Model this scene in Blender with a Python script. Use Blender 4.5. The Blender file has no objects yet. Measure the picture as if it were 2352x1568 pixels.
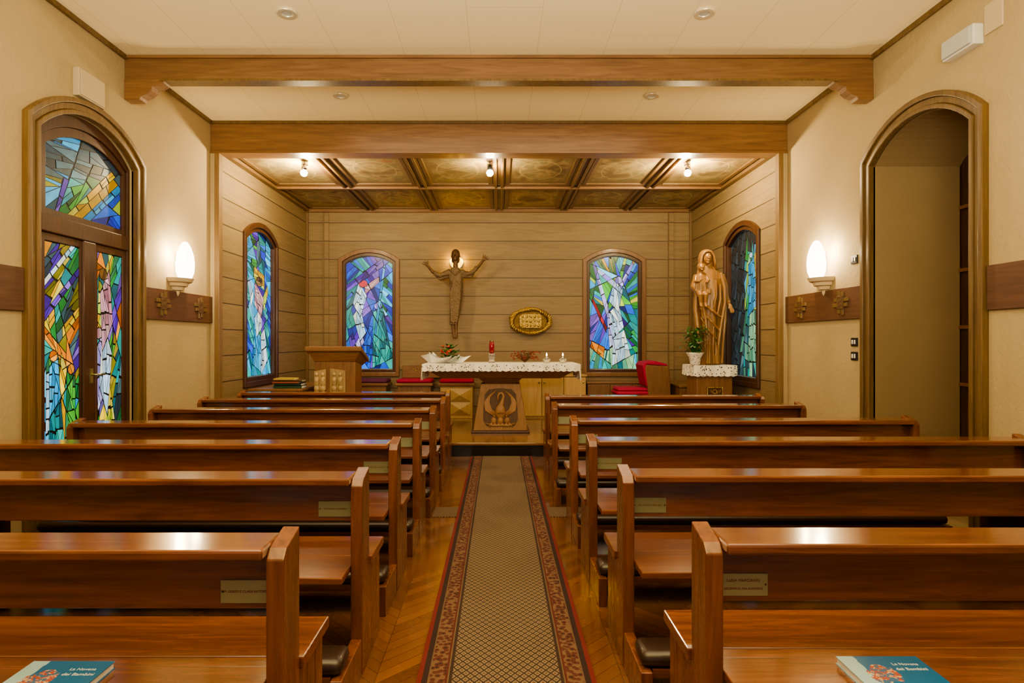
import bpy, bmesh, math, random
from mathutils import Vector, Matrix
R=random.Random(7)
C=bpy.context.scene.collection
PI=math.pi
H=1.39;F=1400.;VX=1146.;VY=784.
def X(px,d): return (px-VX)*d/F
def Z(py,d): return H-(py-VY)*d/F
# ------------------------------------------------------------------ materials
def lin(c):
    if isinstance(c,str): c=[int(c[i:i+2],16)/255 for i in (0,2,4)]
    return tuple(((v+.055)/1.055)**2.4 if v>.04045 else v/12.92 for v in c)
def M(name,col=(.5,.5,.5),rough=.5,metal=0,coat=0,em=None,es=0):
    m=bpy.data.materials.new(name); m.use_nodes=True; nt=m.node_tree; b=nt.nodes['Principled BSDF']
    b.inputs['Base Color'].default_value=(*col,1); b.inputs['Roughness'].default_value=rough
    b.inputs['Metallic'].default_value=metal; b.inputs['Coat Weight'].default_value=coat
    b.inputs['Coat Roughness'].default_value=.12
    if em: b.inputs['Emission Color'].default_value=(*em,1); b.inputs['Emission Strength'].default_value=es
    return m,nt,b
def mt(nt,op,*a):
    n=nt.nodes.new('ShaderNodeMath'); n.operation=op
    for i,v in enumerate(a):
        if isinstance(v,(int,float)): n.inputs[i].default_value=v
        else: nt.links.new(v,n.inputs[i])
    return n.outputs[0]
def mixc(nt,f,a,b):
    n=nt.nodes.new('ShaderNodeMix'); n.data_type='RGBA'
    for i,v in ((0,f),(6,a),(7,b)):
        if isinstance(v,(int,float)): n.inputs[i].default_value=v
        elif isinstance(v,tuple): n.inputs[i].default_value=(*v[:3],1)
        else: nt.links.new(v,n.inputs[i])
    return n.outputs[2]
def noise(nt,vec,scale,detail=4,dist=0,rough=.5):
    n=nt.nodes.new('ShaderNodeTexNoise'); n.inputs['Scale'].default_value=scale; n.inputs['Detail'].default_value=detail
    n.inputs['Distortion'].default_value=dist; n.inputs['Roughness'].default_value=rough
    if vec is not None: nt.links.new(vec,n.inputs['Vector'])
    return n.outputs[0]
def wnoise(nt,a,b=None):
    n=nt.nodes.new('ShaderNodeTexWhiteNoise'); n.noise_dimensions='2D'
    c=nt.nodes.new('ShaderNodeCombineXYZ'); nt.links.new(a,c.inputs[0])
    if b is not None: nt.links.new(b,c.inputs[1])
    nt.links.new(c.outputs[0],n.inputs['Vector']); return n.outputs['Value']
def xyz(nt,world=True):
    g=nt.nodes.new('ShaderNodeNewGeometry').outputs['Position'] if world else nt.nodes.new('ShaderNodeTexCoord').outputs['Object']
    s=nt.nodes.new('ShaderNodeSeparateXYZ'); nt.links.new(g,s.inputs[0]); return g,s.outputs[0],s.outputs[1],s.outputs[2]
def bump(nt,b,h,strength=.2,dist=.01):
    n=nt.nodes.new('ShaderNodeBump'); n.inputs['Strength'].default_value=strength; n.inputs['Distance'].default_value=dist
    nt.links.new(h,n.inputs['Height']); nt.links.new(n.outputs[0],b.inputs['Normal'])
def wood(name,c1,c2,ax=0,rough=.35,coat=0,sc=1.,plank=None,world=False,bmp=.08,groove=(.05,.025,.01)):
    m,nt,b=M(name,c1,rough,0,coat)
    g,x,y,z=xyz(nt,world)
    mp=nt.nodes.new('ShaderNodeMapping'); s=[14*sc]*3; s[ax]=1.1*sc; mp.inputs['Scale'].default_value=s
    nt.links.new(g,mp.inputs['Vector'])
    oi=nt.nodes.new('ShaderNodeObjectInfo').outputs['Random']
    cb=nt.nodes.new('ShaderNodeCombineXYZ')
    for i in range(3): nt.links.new(mt(nt,'MULTIPLY',oi,37.),cb.inputs[i])
    vec=mp.outputs[0]
    if not world: 
        nt.links.new(cb.outputs[0],mp.inputs['Location'])
    if plank:
        pax,per=plank
        q=mt(nt,'DIVIDE',(x,y,z)[pax],per); fl=mt(nt,'FLOOR',q); fr=mt(nt,'FRACT',q)
        wn=wnoise(nt,fl)
        cb2=nt.nodes.new('ShaderNodeCombineXYZ'); 
        for i in range(3): nt.links.new(mt(nt,'MULTIPLY',wn,23.),cb2.inputs[i])
        va=nt.nodes.new('ShaderNodeVectorMath'); nt.links.new(vec,va.inputs[0]); nt.links.new(cb2.outputs[0],va.inputs[1]); vec=va.outputs[0]
    n1=noise(nt,vec,1.2,6,1.6,.6); n2=noise(nt,vec,4.,3,.4)
    f=mt(nt,'ADD',mt(nt,'MULTIPLY',n1,.75),mt(nt,'MULTIPLY',n2,.35))
    mr=nt.nodes.new('ShaderNodeMapRange'); mr.inputs[1].default_value=.36; mr.inputs[2].default_value=.74; nt.links.new(f,mr.inputs[0])
    col=mixc(nt,mr.outputs[0],c1,c2)
    hv=nt.nodes.new('ShaderNodeHueSaturation'); nt.links.new(col,hv.inputs['Color'])
    if plank:
        nt.links.new(mt(nt,'ADD',.9,mt(nt,'MULTIPLY',wn,.2)),hv.inputs['Value'])
        gm=mt(nt,'LESS_THAN',fr,.012/per)
        col=mixc(nt,gm,hv.outputs[0],groove)
        h=mt(nt,'SUBTRACT',mt(nt,'MULTIPLY',f,.15),gm); bump(nt,b,h,.5,.006)
    else:
        nt.links.new(mt(nt,'ADD',.88,mt(nt,'MULTIPLY',oi,.24)),hv.inputs['Value']); col=hv.outputs[0]
        bump(nt,b,f,bmp,.005)
    nt.links.new(col,b.inputs['Base Color'])
    nt.links.new(mt(nt,'ADD',rough-.06,mt(nt,'MULTIPLY',n1,.15)),b.inputs['Roughness'])
    return m
PEWX=wood('pew_wood_x',(.25,.088,.036),(.095,.031,.014),0,.17,.8)
PEWZ=wood('pew_wood_z',(.235,.085,.037),(.09,.031,.015),2,.26,.4)
DARKW=wood('dark_wood',(.10,.042,.02),(.04,.017,.009),2,.35,.2)
TRIMW=wood('trim_wood',(.20,.12,.045),(.10,.058,.022),2,.4,.2)
BEAM=wood('beam_wood',(.28,.15,.072),(.16,.08,.036),0,.45,.1,sc=.8)
BEAMY=wood('coffer_wood',(.22,.13,.06),(.14,.08,.033),1,.45,.1)
POSTW=wood('post_wood',(.22,.14,.065),(.16,.09,.04),2,.45,.1)
LWOOD=wood('light_wood',(.50,.33,.135),(.38,.23,.085),2,.45,.05)
MWOOD=wood('mid_wood',(.25,.125,.058),(.15,.07,.03),0,.4,.2)
MWOODZ=wood('mid_wood_z',(.25,.125,.058),(.15,.07,.03),2,.4,.2)
PEDW=wood('pedestal_wood',(.33,.175,.075),(.22,.11,.045),2,.55,0)
GRNDW=wood('ground_wood',(.13,.065,.03),(.08,.04,.018),2,.6,0)
CARVW=wood('relief_wood',(.34,.185,.085),(.24,.12,.055),2,.5,0,sc=.6)
BAND=wood('band_wood',(.15,.07,.04),(.09,.04,.022),1,.45,.1)
WALLP=wood('plank_wall_x',(.275,.19,.10),(.195,.13,.065),0,.5,0,plank=(2,.305),world=True,groove=(.07,.042,.02))
WALLPY=wood('plank_wall_y',(.28,.20,.108),(.20,.142,.07),1,.5,0,plank=(2,.305),world=True,groove=(.06,.038,.018))
STATUE=wood('carved_wood',(.36,.19,.06),(.22,.105,.032),2,.38,.3,sc=.7)
PLATF=wood('platform_wood',(.28,.14,.055),(.17,.08,.03),0,.16,.6,plank=(1,.09),world=True)
def plaster(name,c,b_=.35):
    m,nt,b=M(name,c,.85); g,x,y,z=xyz(nt)
    n=noise(nt,g,2.2,5); n2=noise(nt,g,26,6,.6,.65)
    col=mixc(nt,n,tuple(v*.88 for v in c),tuple(min(1,v*1.08) for v in c)); nt.links.new(col,b.inputs['Base Color'])
    bump(nt,b,n2,b_,.02); return m
PLAST=plaster('wall_plaster',(.45,.345,.195)); NICHE=plaster('niche_plaster_shaded',(.30,.21,.105),.15)  # second one is the wall plaster darkened, recess shade put into its colour
def ceilm():
    c=(.96,.83,.53); m,nt,b=M('ceiling_paint',c,.8); g,x,y,z=xyz(nt)
    q=mt(nt,'DIVIDE',mt(nt,'ADD',x,.25),.58); fx=mt(nt,'FRACT',q); col_i=mt(nt,'FLOOR',q)
    yy=mt(nt,'ADD',mt(nt,'DIVIDE',y,1.9),mt(nt,'MULTIPLY',wnoise(nt,col_i),3.))
    l=mt(nt,'MAXIMUM',mt(nt,'LESS_THAN',fx,.010),mt(nt,'LESS_THAN',mt(nt,'FRACT',yy),.003))
    nt.links.new(mixc(nt,mt(nt,'MULTIPLY',l,.3),c,(.4,.3,.18)),b.inputs['Base Color']); return m
CEIL=ceilm()
def floorm():
    m,nt,b=M('parquet',(.3,.12,.04),.17,0,.7); g,x,y,z=xyz(nt)
    q=mt(nt,'DIVIDE',mt(nt,'ADD',x,.17),.34); ci=mt(nt,'FLOOR',q); fr=mt(nt,'FRACT',q)
    tri=mt(nt,'MULTIPLY',mt(nt,'PINGPONG',mt(nt,'ADD',x,.17),.34),1.)
    k=mt(nt,'DIVIDE',mt(nt,'ADD',y,tri),.085); ki=mt(nt,'FLOOR',k); kf=mt(nt,'FRACT',k)
    w=wnoise(nt,ki,ci); n=noise(nt,g,22,5,1.5)
    f=mt(nt,'ADD',mt(nt,'MULTIPLY',w,.65),mt(nt,'MULTIPLY',n,.45))
    col=mixc(nt,f,(.085,.032,.012),(.24,.10,.036))
    ln=mt(nt,'MAXIMUM',mt(nt,'LESS_THAN',kf,.04),mt(nt,'LESS_THAN',fr,.008))
    col=mixc(nt,mt(nt,'MULTIPLY',ln,.7),col,(.03,.012,.006)); nt.links.new(col,b.inputs['Base Color']); return m
FLOOR=floorm()
def carpetm(name,xc,cross=False):
    m,nt,b=M(name,(.4,.3,.2),.95); g,x,y,z=xyz(nt)
    xr=mt(nt,'SUBTRACT',(y if cross else x),xc); a=mt(nt,'ABSOLUTE',xr)
    p=mt(nt,'DIVIDE',xr,.037); q=mt(nt,'DIVIDE',(x if cross else y),.046)
    A=mt(nt,'ABSOLUTE',mt(nt,'SUBTRACT',mt(nt,'FRACT',mt(nt,'ADD',p,q)),.5)); B=mt(nt,'ABSOLUTE',mt(nt,'SUBTRACT',mt(nt,'FRACT',mt(nt,'SUBTRACT',p,q)),.5))
    mx=mt(nt,'MAXIMUM',A,B)
    line=mt(nt,'GREATER_THAN',mx,.36); dot=mt(nt,'LESS_THAN',mx,.22)
    col=mixc(nt,line,(.25,.18,.11),(.045,.026,.018)); col=mixc(nt,dot,col,(.13,.075,.045))
    vo=nt.nodes.new('ShaderNodeTexVoronoi'); vo.inputs['Scale'].default_value=42; nt.links.new(g,vo.inputs['Vector'])
    bp=mixc(nt,mt(nt,'GREATER_THAN',vo.outputs[0],.55),(.09,.026,.02),(.15,.085,.05))
    bp=mixc(nt,mt(nt,'LESS_THAN',vo.outputs[0],.25),bp,(.025,.014,.012))
    for thr,c in ((.222,(.035,.018,.014)),(.235,(.13,.085,.05)),(.241,(.09,.018,.016)),(.25,bp),(.315,(.13,.075,.045)),(.321,(.03,.013,.012)),(.345,(.14,.016,.018))):
        col=mixc(nt,mt(nt,'GREATER_THAN',a,thr),col,c)
    nt.links.new(col,b.inputs['Base Color']); n=noise(nt,g,400,2); bump(nt,b,n,.3,.004); return m
CARPET=carpetm('carpet',.03); CARPET2=carpetm('cross_carpet',4.95,True)
def glassm():
    m,nt,b=M('stained_glass',(.02,.02,.02),.25)
    at=nt.nodes.new('ShaderNodeAttribute'); at.attribute_name='Col'
    g,x,y,z=xyz(nt); n=noise(nt,g,9,3,.5)
    f=mt(nt,'ADD',.45,mt(nt,'MULTIPLY',n,1.1))
    nt.links.new(at.outputs['Color'],b.inputs['Emission Color']); nt.links.new(mt(nt,'MULTIPLY',f,1.75),b.inputs['Emission Strength'])  # daylight behind the panes is put in as glow of the glass
    return m
GLASS=glassm()
LEAD=M('lead_came',(.012,.012,.014),.5,.3)[0]
def metal(name,c,rough,bs=0,scale=40,mtl=1):
    m,nt,b=M(name,c,rough,mtl)
    if bs:
        g,x,y,z=xyz(nt,False); n=noise(nt,g,scale,3,.8); bump(nt,b,n,bs,.02)
        nt.links.new(mixc(nt,n,tuple(v*.4 for v in c),tuple(min(1,v*1.25) for v in c)),b.inputs['Base Color'])
    return m
GOLD=metal('gold',(.62,.42,.10),.35,.7,38,.8); GOLDP=metal('pale_gold',(.60,.44,.15),.42,.9,34,.7); GOLDD=metal('aged_gold',(.24,.15,.05),.5,.7,20,.7)
BRONZE=metal('bronze',(.17,.095,.05),.5,.5,30,.4); BRONZER=metal('robe_bronze',(.26,.18,.11),.55,.9,45,.5)
BRASS=metal('brass_plate',(.62,.60,.34),.3,.1,8); CHROME=M('chrome',(.75,.75,.75),.15,1)[0]
PLAQ=M('plaque_brass',(.33,.34,.21),.28,.4)[0]
LEATH=M('brown_leather',(.035,.018,.012),.38,0,.2)[0]
WHITE=M('white_plastic',(.70,.68,.62),.4)[0]; GREYP=M('grey_diffuser',(.5,.5,.48),.3)[0]; BLACK=M('black_plastic',(.012,.012,.012),.35)[0]
CREAMB=plaster('cream_box',(.54,.44,.28),.05)
PLASB=plaster('bowl_plaster',(.68,.54,.34),.1)
REDF=M('red_velvet',(.33,.01,.06),.8)[0]; PURF=M('purple_velvet',(.10,.015,.06),.8)[0]
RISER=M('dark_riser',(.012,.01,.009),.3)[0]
INK=M('ink_dark',(.05,.03,.02),.5)[0]; INKR=M('ink_red',(.22,.04,.03),.5)[0]; INKW=M('ink_white',(.7,.75,.8),.5)[0]
LEAF=M('leaf_green',(.05,.16,.03),.4)[0]; LEAFD=M('leaf_dark',(.025,.09,.02),.3)[0]
FLRED=M('flower_red',(.55,.06,.03),.6)[0]; FLWH=M('flower_cream',(.85,.75,.62),.6)[0]; DRY=M('dry_berry',(.2,.03,.02),.6)[0]; TWIG=M('twig_brown',(.1,.05,.02),.7)[0]
PAPER=M('white_paper',(.85,.83,.8),.6)[0]
GLASSR=M('red_glass',(.2,.004,.008),.1,0,.5,(.5,.01,.01),.04)[0]
CLEAR,_,_b=M('clear_glass',(.9,.9,.9),.03); _b.inputs['Transmission Weight'].default_value=.95
WAX=M('wax',(.85,.78,.6),.5)[0]
def emis(name,c,s): return M(name,(0,0,0),.5,0,0,c,s)[0]
BULB=emis('bulb',(1,.85,.6),120); FLAME=emis('flame',(1,.7,.3),25); YEL=emis('halo_lamp_glow',(1,.5,.02),4); WGLOW=emis('wall_glow_body',(1,.86,.66),8)
CRYST=M('crystal_rim',(.75,.68,.52),.15,.3)[0]
def lacem():
    m,nt,b=M('lace',(.85,.8,.7),.8); g,x,y,z=xyz(nt)
    vo=nt.nodes.new('ShaderNodeTexVoronoi'); vo.inputs['Scale'].default_value=34; nt.links.new(g,vo.inputs['Vector'])
    nt.links.new(mt(nt,'GREATER_THAN',vo.outputs[0],.27),b.inputs['Alpha']); return m
LACE=lacem(); LINEN=M('linen',(.86,.82,.72),.8)[0]
def paintm():
    m,nt,b=M('painted_panel',(.4,.25,.1),.6); g,x,y,z=xyz(nt)
    n=noise(nt,g,3.2,3,.5,.5); n2=noise(nt,g,9,4,1.)
    r=nt.nodes.new('ShaderNodeValToRGB'); e=r.color_ramp.elements
    e[0].position=.32; e[0].color=(.13,.09,.045,1); e[1].position=.72; e[1].color=(.34,.15,.07,1)
    for p,c in ((.42,(.27,.19,.09,1)),(.5,(.46,.34,.16,1)),(.58,(.20,.19,.10,1)),(.64,(.38,.28,.13,1))):
        q=e.new(p); q.color=c
    nt.links.new(n,r.inputs[0])
    g2,ox,oy,oz=xyz(nt,False)
    d=mt(nt,'SQRT',mt(nt,'ADD',mt(nt,'POWER',mt(nt,'MULTIPLY',ox,1.5),2.),mt(nt,'POWER',oy,2.)))
    bd=mt(nt,'GREATER_THAN',mt(nt,'MAXIMUM',mt(nt,'MULTIPLY',mt(nt,'ABSOLUTE',ox),1.5),mt(nt,'ABSOLUTE',oy)),.50)
    c=mixc(nt,mt(nt,'MULTIPLY',n2,.6),r.outputs[0],(.32,.23,.11))
    c=mixc(nt,mt(nt,'MULTIPLY',bd,.8),c,(.29,.20,.10))
    ln=mt(nt,'LESS_THAN',mt(nt,'ABSOLUTE',mt(nt,'SUBTRACT',mt(nt,'ADD',d,mt(nt,'MULTIPLY',n2,.06)),.43)),.012)
    nt.links.new(mixc(nt,mt(nt,'MULTIPLY',ln,.6),c,(.55,.42,.2)),b.inputs['Base Color']); return m
PAINT=paintm()
def bookm():
    m,nt,b=M('book_cover',(.02,.2,.5),.3,0,.3); g,x,y,z=xyz(nt,False)
    n=noise(nt,g,14,3,1.); rr=mt(nt,'SQRT',mt(nt,'ADD',mt(nt,'POWER',mt(nt,'ADD',x,.035),2.),mt(nt,'POWER',mt(nt,'ADD',y,.0),2.)))
    rr=mt(nt,'ADD',rr,mt(nt,'MULTIPLY',n,.07))
    left=mt(nt,'LESS_THAN',mt(nt,'ADD',x,mt(nt,'MULTIPLY',n,.06)),-.035)
    col=mixc(nt,left,(.005,.13,.36),(.35,.55,.68))
    art=mixc(nt,mt(nt,'GREATER_THAN',noise(nt,g,75,2,1.),.52),(.4,.08,.06),(.55,.42,.3))
    art=mixc(nt,mt(nt,'GREATER_THAN',noise(nt,g,60,2,0),.52),art,(.05,.14,.32))
    col=mixc(nt,mt(nt,'LESS_THAN',rr,.078),col,art)
    nt.links.new(col,b.inputs['Base Color']); return m
BOOK=bookm()
# ------------------------------------------------------------------ mesh builder
ORG={}
class MB:
    def __init__(s): s.bm=bmesh.new()
    def face(s,pts):
        vs=[s.bm.verts.new(p) for p in pts]
        try: return s.bm.faces.new(vs)
        except Exception: return None
    def hexa(s,p):
        v=[s.bm.verts.new(q) for q in p]
        for f in ((0,1,2,3),(7,6,5,4),(0,4,5,1),(1,5,6,2),(2,6,7,3),(3,7,4,0)): s.bm.faces.new([v[i] for i in f])
        return s
    def box(s,x0,x1,y0,y1,z0,z1):
        return s.hexa([(x0,y0,z0),(x1,y0,z0),(x1,y1,z0),(x0,y1,z0),(x0,y0,z1),(x1,y0,z1),(x1,y1,z1),(x0,y1,z1)])
    def frust(s,b,t,z0,z1):
        return s.hexa([(b[0],b[2],z0),(b[1],b[2],z0),(b[1],b[3],z0),(b[0],b[3],z0),(t[0],t[2],z1),(t[1],t[2],z1),(t[1],t[3],z1),(t[0],t[3],z1)])
    def prism(s,pts,fn,a,b):
        A=[s.bm.verts.new(fn(p[0],p[1],a)) for p in pts]; B=[s.bm.verts.new(fn(p[0],p[1],b)) for p in pts]
        s.bm.faces.new(A); s.bm.faces.new(B[::-1]); n=len(pts)
        for i in range(n): s.bm.faces.new((A[i],B[i],B[(i+1)%n],A[(i+1)%n]))
        return s
    def rings(s,rs,cap=True,closed=True):
        V=[[s.bm.verts.new(p) for p in r] for r in rs]; n=len(V[0])
        for a,b in zip(V[:-1],V[1:]):
            for i in range(n if closed else n-1): s.bm.faces.new((a[i],a[(i+1)%n],b[(i+1)%n],b[i]))
        if cap: s.bm.faces.new(V[0][::-1]); s.bm.faces.new(V[-1])
        return s
    def tube(s,pts,rad,seg=10,cap=True,flat=1.):
        pts=[Vector(p) for p in pts]
        if isinstance(rad,(int,float)): rad=[rad]*len(pts)
        rs=[]; up=None
        for i,p in enumerate(pts):
            t=(pts[min(i+1,len(pts)-1)]-pts[max(i-1,0)]).normalized()
            if up is None: up=Vector((0,1,0)) if abs(t.y)<.9 else Vector((1,0,0))
            a=t.cross(up).normalized(); b=a.cross(t).normalized(); up=b
            rs.append([p+a*math.cos(k*2*PI/seg)*rad[i]+b*math.sin(k*2*PI/seg)*rad[i]*flat for k in range(seg)])
        return s.rings(rs,cap)
    def ell(s,c,r,seg=14,rot=None):
        if isinstance(r,(int,float)): r=(r,r,r)
        c=Vector(c); rs=[]; n=seg//2+1
        for i in range(n+1):
            th=PI*(.03+.94*i/n); ring=[]
            for k in range(seg):
                a=2*PI*k/seg; v=Vector((r[0]*math.sin(th)*math.cos(a),r[1]*math.sin(th)*math.sin(a),r[2]*math.cos(th)))
                if rot: v=rot@v
                ring.append(c+v)
            rs.append(ring)
        return s.rings(rs)
    def loft(s,secs,seg=40):
        rs=[]
        for q in secs:
            x,y,z,rx,ry=q[:5]; amp=q[5] if len(q)>5 else 0; nf=q[6] if len(q)>6 else 9; ph=q[7] if len(q)>7 else 0
            rs.append([(x+rx*math.cos(a)*(1+amp*math.sin(nf*a+ph)+amp*.6*math.sin((nf-4)*a+1.7*ph+1)),y+ry*math.sin(a)*(1+amp*math.sin(nf*a+ph)+amp*.6*math.sin((nf-4)*a+1.7*ph+1)),z) for a in [2*PI*k/seg for k in range(seg)]])
        return s.rings(rs)
    def lathe(s,c,prof,seg=24,a0=0,a1=2*PI,sx=1,sy=1):
        full=abs(a1-a0-2*PI)<1e-6; n=seg if full else seg+1
        rs=[[(c[0]+r*sx*math.cos(a0+(a1-a0)*k/seg),c[1]+r*sy*math.sin(a0+(a1-a0)*k/seg),c[2]+z) for k in range(n)] for r,z in prof]
        return s.rings(rs,full,full)
    def ring(s,P,o,i,n0,n1,closed=False):
        V=[[s.bm.verts.new(P(u,v,n)) for (u,v) in L] for L,n in ((o,n0),(o,n1),(i,n1),(i,n0))]; m=len(o)
        for a,b in ((0,1),(1,2),(2,3),(3,0)):
            for k in range(m if closed else m-1):
                k2=(k+1)%m; s.bm.faces.new((V[a][k],V[a][k2],V[b][k2],V[b][k]))
        if not closed:
            for k in (0,-1): s.bm.faces.new([V[j][k] for j in range(4)])
        return s
    def leaf(s,b,d,L,w,droop=.3):
        b=Vector(b); d=Vector(d).normalized(); sd=d.cross(Vector((0,0,1)))
        if sd.length<.1: sd=Vector((1,0,0))
        sd=sd.normalized()*w/2; m1=b+d*L*.35; m2=b+d*L*.7-Vector((0,0,droop*L*.2)); e=b+d*L-Vector((0,0,droop*L*.6))
        s.face([b,m1+sd,m1]); s.face([b,m1,m1-sd]); s.face([m1,m1+sd,m2+sd*.8,m2]); s.face([m1-sd,m1,m2,m2-sd*.8]); s.face([m2,m2+sd*.8,e]); s.face([m2-sd*.8,m2,e])
        return s
    def build(s,name,mat,parent=None,smooth=False,bevel=0,remesh=0,org=None,norm=True):
        bm=s.bm
        if norm: bmesh.ops.recalc_face_normals(bm,faces=bm.faces[:])
        if parent is not None: o0=ORG[parent.name]
        elif org is not None: o0=Vector(org)
        else:
            xs=[v.co for v in bm.verts]; o0=Vector(((min(p.x for p in xs)+max(p.x for p in xs))/2,(min(p.y for p in xs)+max(p.y for p in xs))/2,min(p.z for p in xs)))
        for v in bm.verts: v.co-=o0
        me=bpy.data.meshes.new(name); bm.to_mesh(me); bm.free(); me.materials.append(mat)
        if smooth:
            for p in me.polygons: p.use_smooth=True
        o=bpy.data.objects.new(name,me); C.objects.link(o)
        if parent is not None: o.parent=parent
        else: o.location=o0
        ORG[o.name]=o0
        if remesh:
            r=o.modifiers.new('Remesh','REMESH'); r.mode='VOXEL'; r.voxel_size=remesh; r.use_smooth_shade=True
            sm=o.modifiers.new('Smooth','SMOOTH'); sm.iterations=1; sm.factor=.5
        if bevel:
            b=o.modifiers.new('Bevel','BEVEL'); b.width=bevel; b.segments=2; b.limit_method='ANGLE'; b.angle_limit=.6
        return o
def thing(name,label,cat,loc,group=None,kind=None):
    o=bpy.data.objects.new(name,None); C.objects.link(o); o.location=loc; o.empty_display_size=.1; ORG[o.name]=Vector(loc)
    if label: o['label']=label
    if cat: o['category']=cat
    if group: o['group']=group
    if kind: o['kind']=kind
    return o
def tag(o,label=None,cat=None,group=None,kind=None):
    if label: o['label']=label
    if cat: o['category']=cat
    if group: o['group']=group
    if kind: o['kind']=kind
    return o
def B(x0,x1,y0,y1,z0,z1): return MB().box(x0,x1,y0,y1,z0,z1)
def text(body,size,parent,mat,loc,rot,name='inscription',ext=.0003):
    cu=bpy.data.curves.new(name,'FONT'); cu.body=body; cu.size=size; cu.align_x='CENTER'; cu.align_y='CENTER'; cu.extrude=ext
    ob=bpy.data.objects.new('tmp',cu); C.objects.link(ob); bpy.context.view_layer.update()
    me=bpy.data.meshes.new_from_object(ob.evaluated_get(bpy.context.evaluated_depsgraph_get())); bpy.data.objects.remove(ob)
    me.name=name; me.materials.clear(); me.materials.append(mat)
    me.transform(Matrix.Translation(Vector(loc)-ORG[parent.name])@rot.to_4x4())
    o=bpy.data.objects.new(name,me); C.objects.link(o); o.parent=parent; return o
# ------------------------------------------------------------------ room shell
XW=3.3; XA=3.2; Y1=7.0; YB=10.13; ZC=3.91; ZA=3.58; Y0=-2.5; ZP=.17
PB=lambda u,v,n:(u,YB-n,v)
PL=lambda u,v,n:(-XW+n,u,v)
PR=lambda u,v,n:(XW-n,u,v)
PAL=lambda u,v,n:(-XA+n,u,v)
PAR=lambda u,v,n:(XA-n,u,v)
def arc(u0,u1,vs,va,n=18):
    w=(u1-u0)/2; h=va-vs; r=(w*w+h*h)/(2*h); um=(u0+u1)/2; vc=va-r; a=math.asin(min(1,w/r))
    return [(um+r*math.sin(-a+2*a*k/n),vc+r*math.cos(-a+2*a*k/n)) for k in range(n+1)]
def aloop(u0,u1,v0,vs,va,n=18): return [(u0,v0)]+arc(u0,u1,vs,va,n)+[(u1,v0)]
def wall(name,P,u0,u1,v0,v1,ops,mat,depth=.15):
    mb=MB(); cur=u0
    q=lambda a,b,c,d: mb.face([P(a,c,0),P(b,c,0),P(b,d,0),P(a,d,0)])
    for (a,b,o0,vs,va) in sorted(ops):
        q(cur,a,v0,v1)
        if o0>v0+.001: q(a,b,v0,o0)
        A=arc(a,b,vs,va)
        for p,r in zip(A[:-1],A[1:]): mb.face([P(p[0],p[1],0),P(r[0],r[1],0),P(r[0],v1,0),P(p[0],v1,0)])
        L=aloop(a,b,o0,vs,va)
        for p,r in zip(L,L[1:]+L[:1]):
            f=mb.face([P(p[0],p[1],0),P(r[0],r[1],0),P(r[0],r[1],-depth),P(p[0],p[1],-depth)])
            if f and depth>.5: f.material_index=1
        cur=b
    q(cur,u1,v0,v1)
    o=mb.build(name,mat); 
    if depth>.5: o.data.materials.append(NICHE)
    return tag(o,kind='structure')
DL=(4.34,5.50,0.,2.93,3.17); DR=(4.23,5.37,0.,2.93,3.17)
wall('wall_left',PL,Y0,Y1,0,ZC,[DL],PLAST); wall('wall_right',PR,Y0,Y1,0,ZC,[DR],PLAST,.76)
WB=[(-2.60,-1.72,.88,2.71,2.86),(1.46,2.37,.88,2.71,2.86)]
WLa=(7.68,8.70,.88,2.73,2.90); WRa=(7.52,8.55,.88,2.73,2.90)
wall('wall_back',PB,-XA,XA,0,ZA,WB,WALLP,.1)
wall('wall_alcove_left',PAL,Y1,YB,0,ZA,[WLa],WALLPY,.1); wall('wall_alcove_right',PAR,Y1,YB,0,ZA,[WRa],WALLPY,.1)
tag(B(-XW,XW,Y0,7.38,-.05,0).build('floor',FLOOR),kind='structure')
pf=thing('floor_platform',None,None,(0,7.37,0),kind='structure')
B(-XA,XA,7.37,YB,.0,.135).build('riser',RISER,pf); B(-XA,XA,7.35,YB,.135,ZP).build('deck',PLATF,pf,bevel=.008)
tag(B(-XW,XW,Y0,7.2,ZC,ZC+.05).build('ceiling',CEIL),kind='structure')
tag(B(-XA,XA,7.1,YB,ZA+.054,ZA+.09).build('ceiling_alcove',BEAMY),kind='structure')
# niche behind right arch
t=thing('bookcase','dark wooden bookcase seen through the arched opening in the right wall','bookcase',(4.2,4.8,0))
B(4.08,4.4,4.1,5.5,0,3.1).build('body',DARKW,t); 
for z in (.5,1.0,1.5,2.0,2.55): B(4.05,4.08,4.12,5.48,z,z+.03).build('shelf',MWOODZ,t)
for y in (4.12,4.75,5.42): B(4.04,4.08,y,y+.05,0,3.1).build('upright',DARKW,t)
tag(B(XW,4.45,4.0,5.6,-.05,-.001).build('floor',FLOOR),kind='structure')
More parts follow.
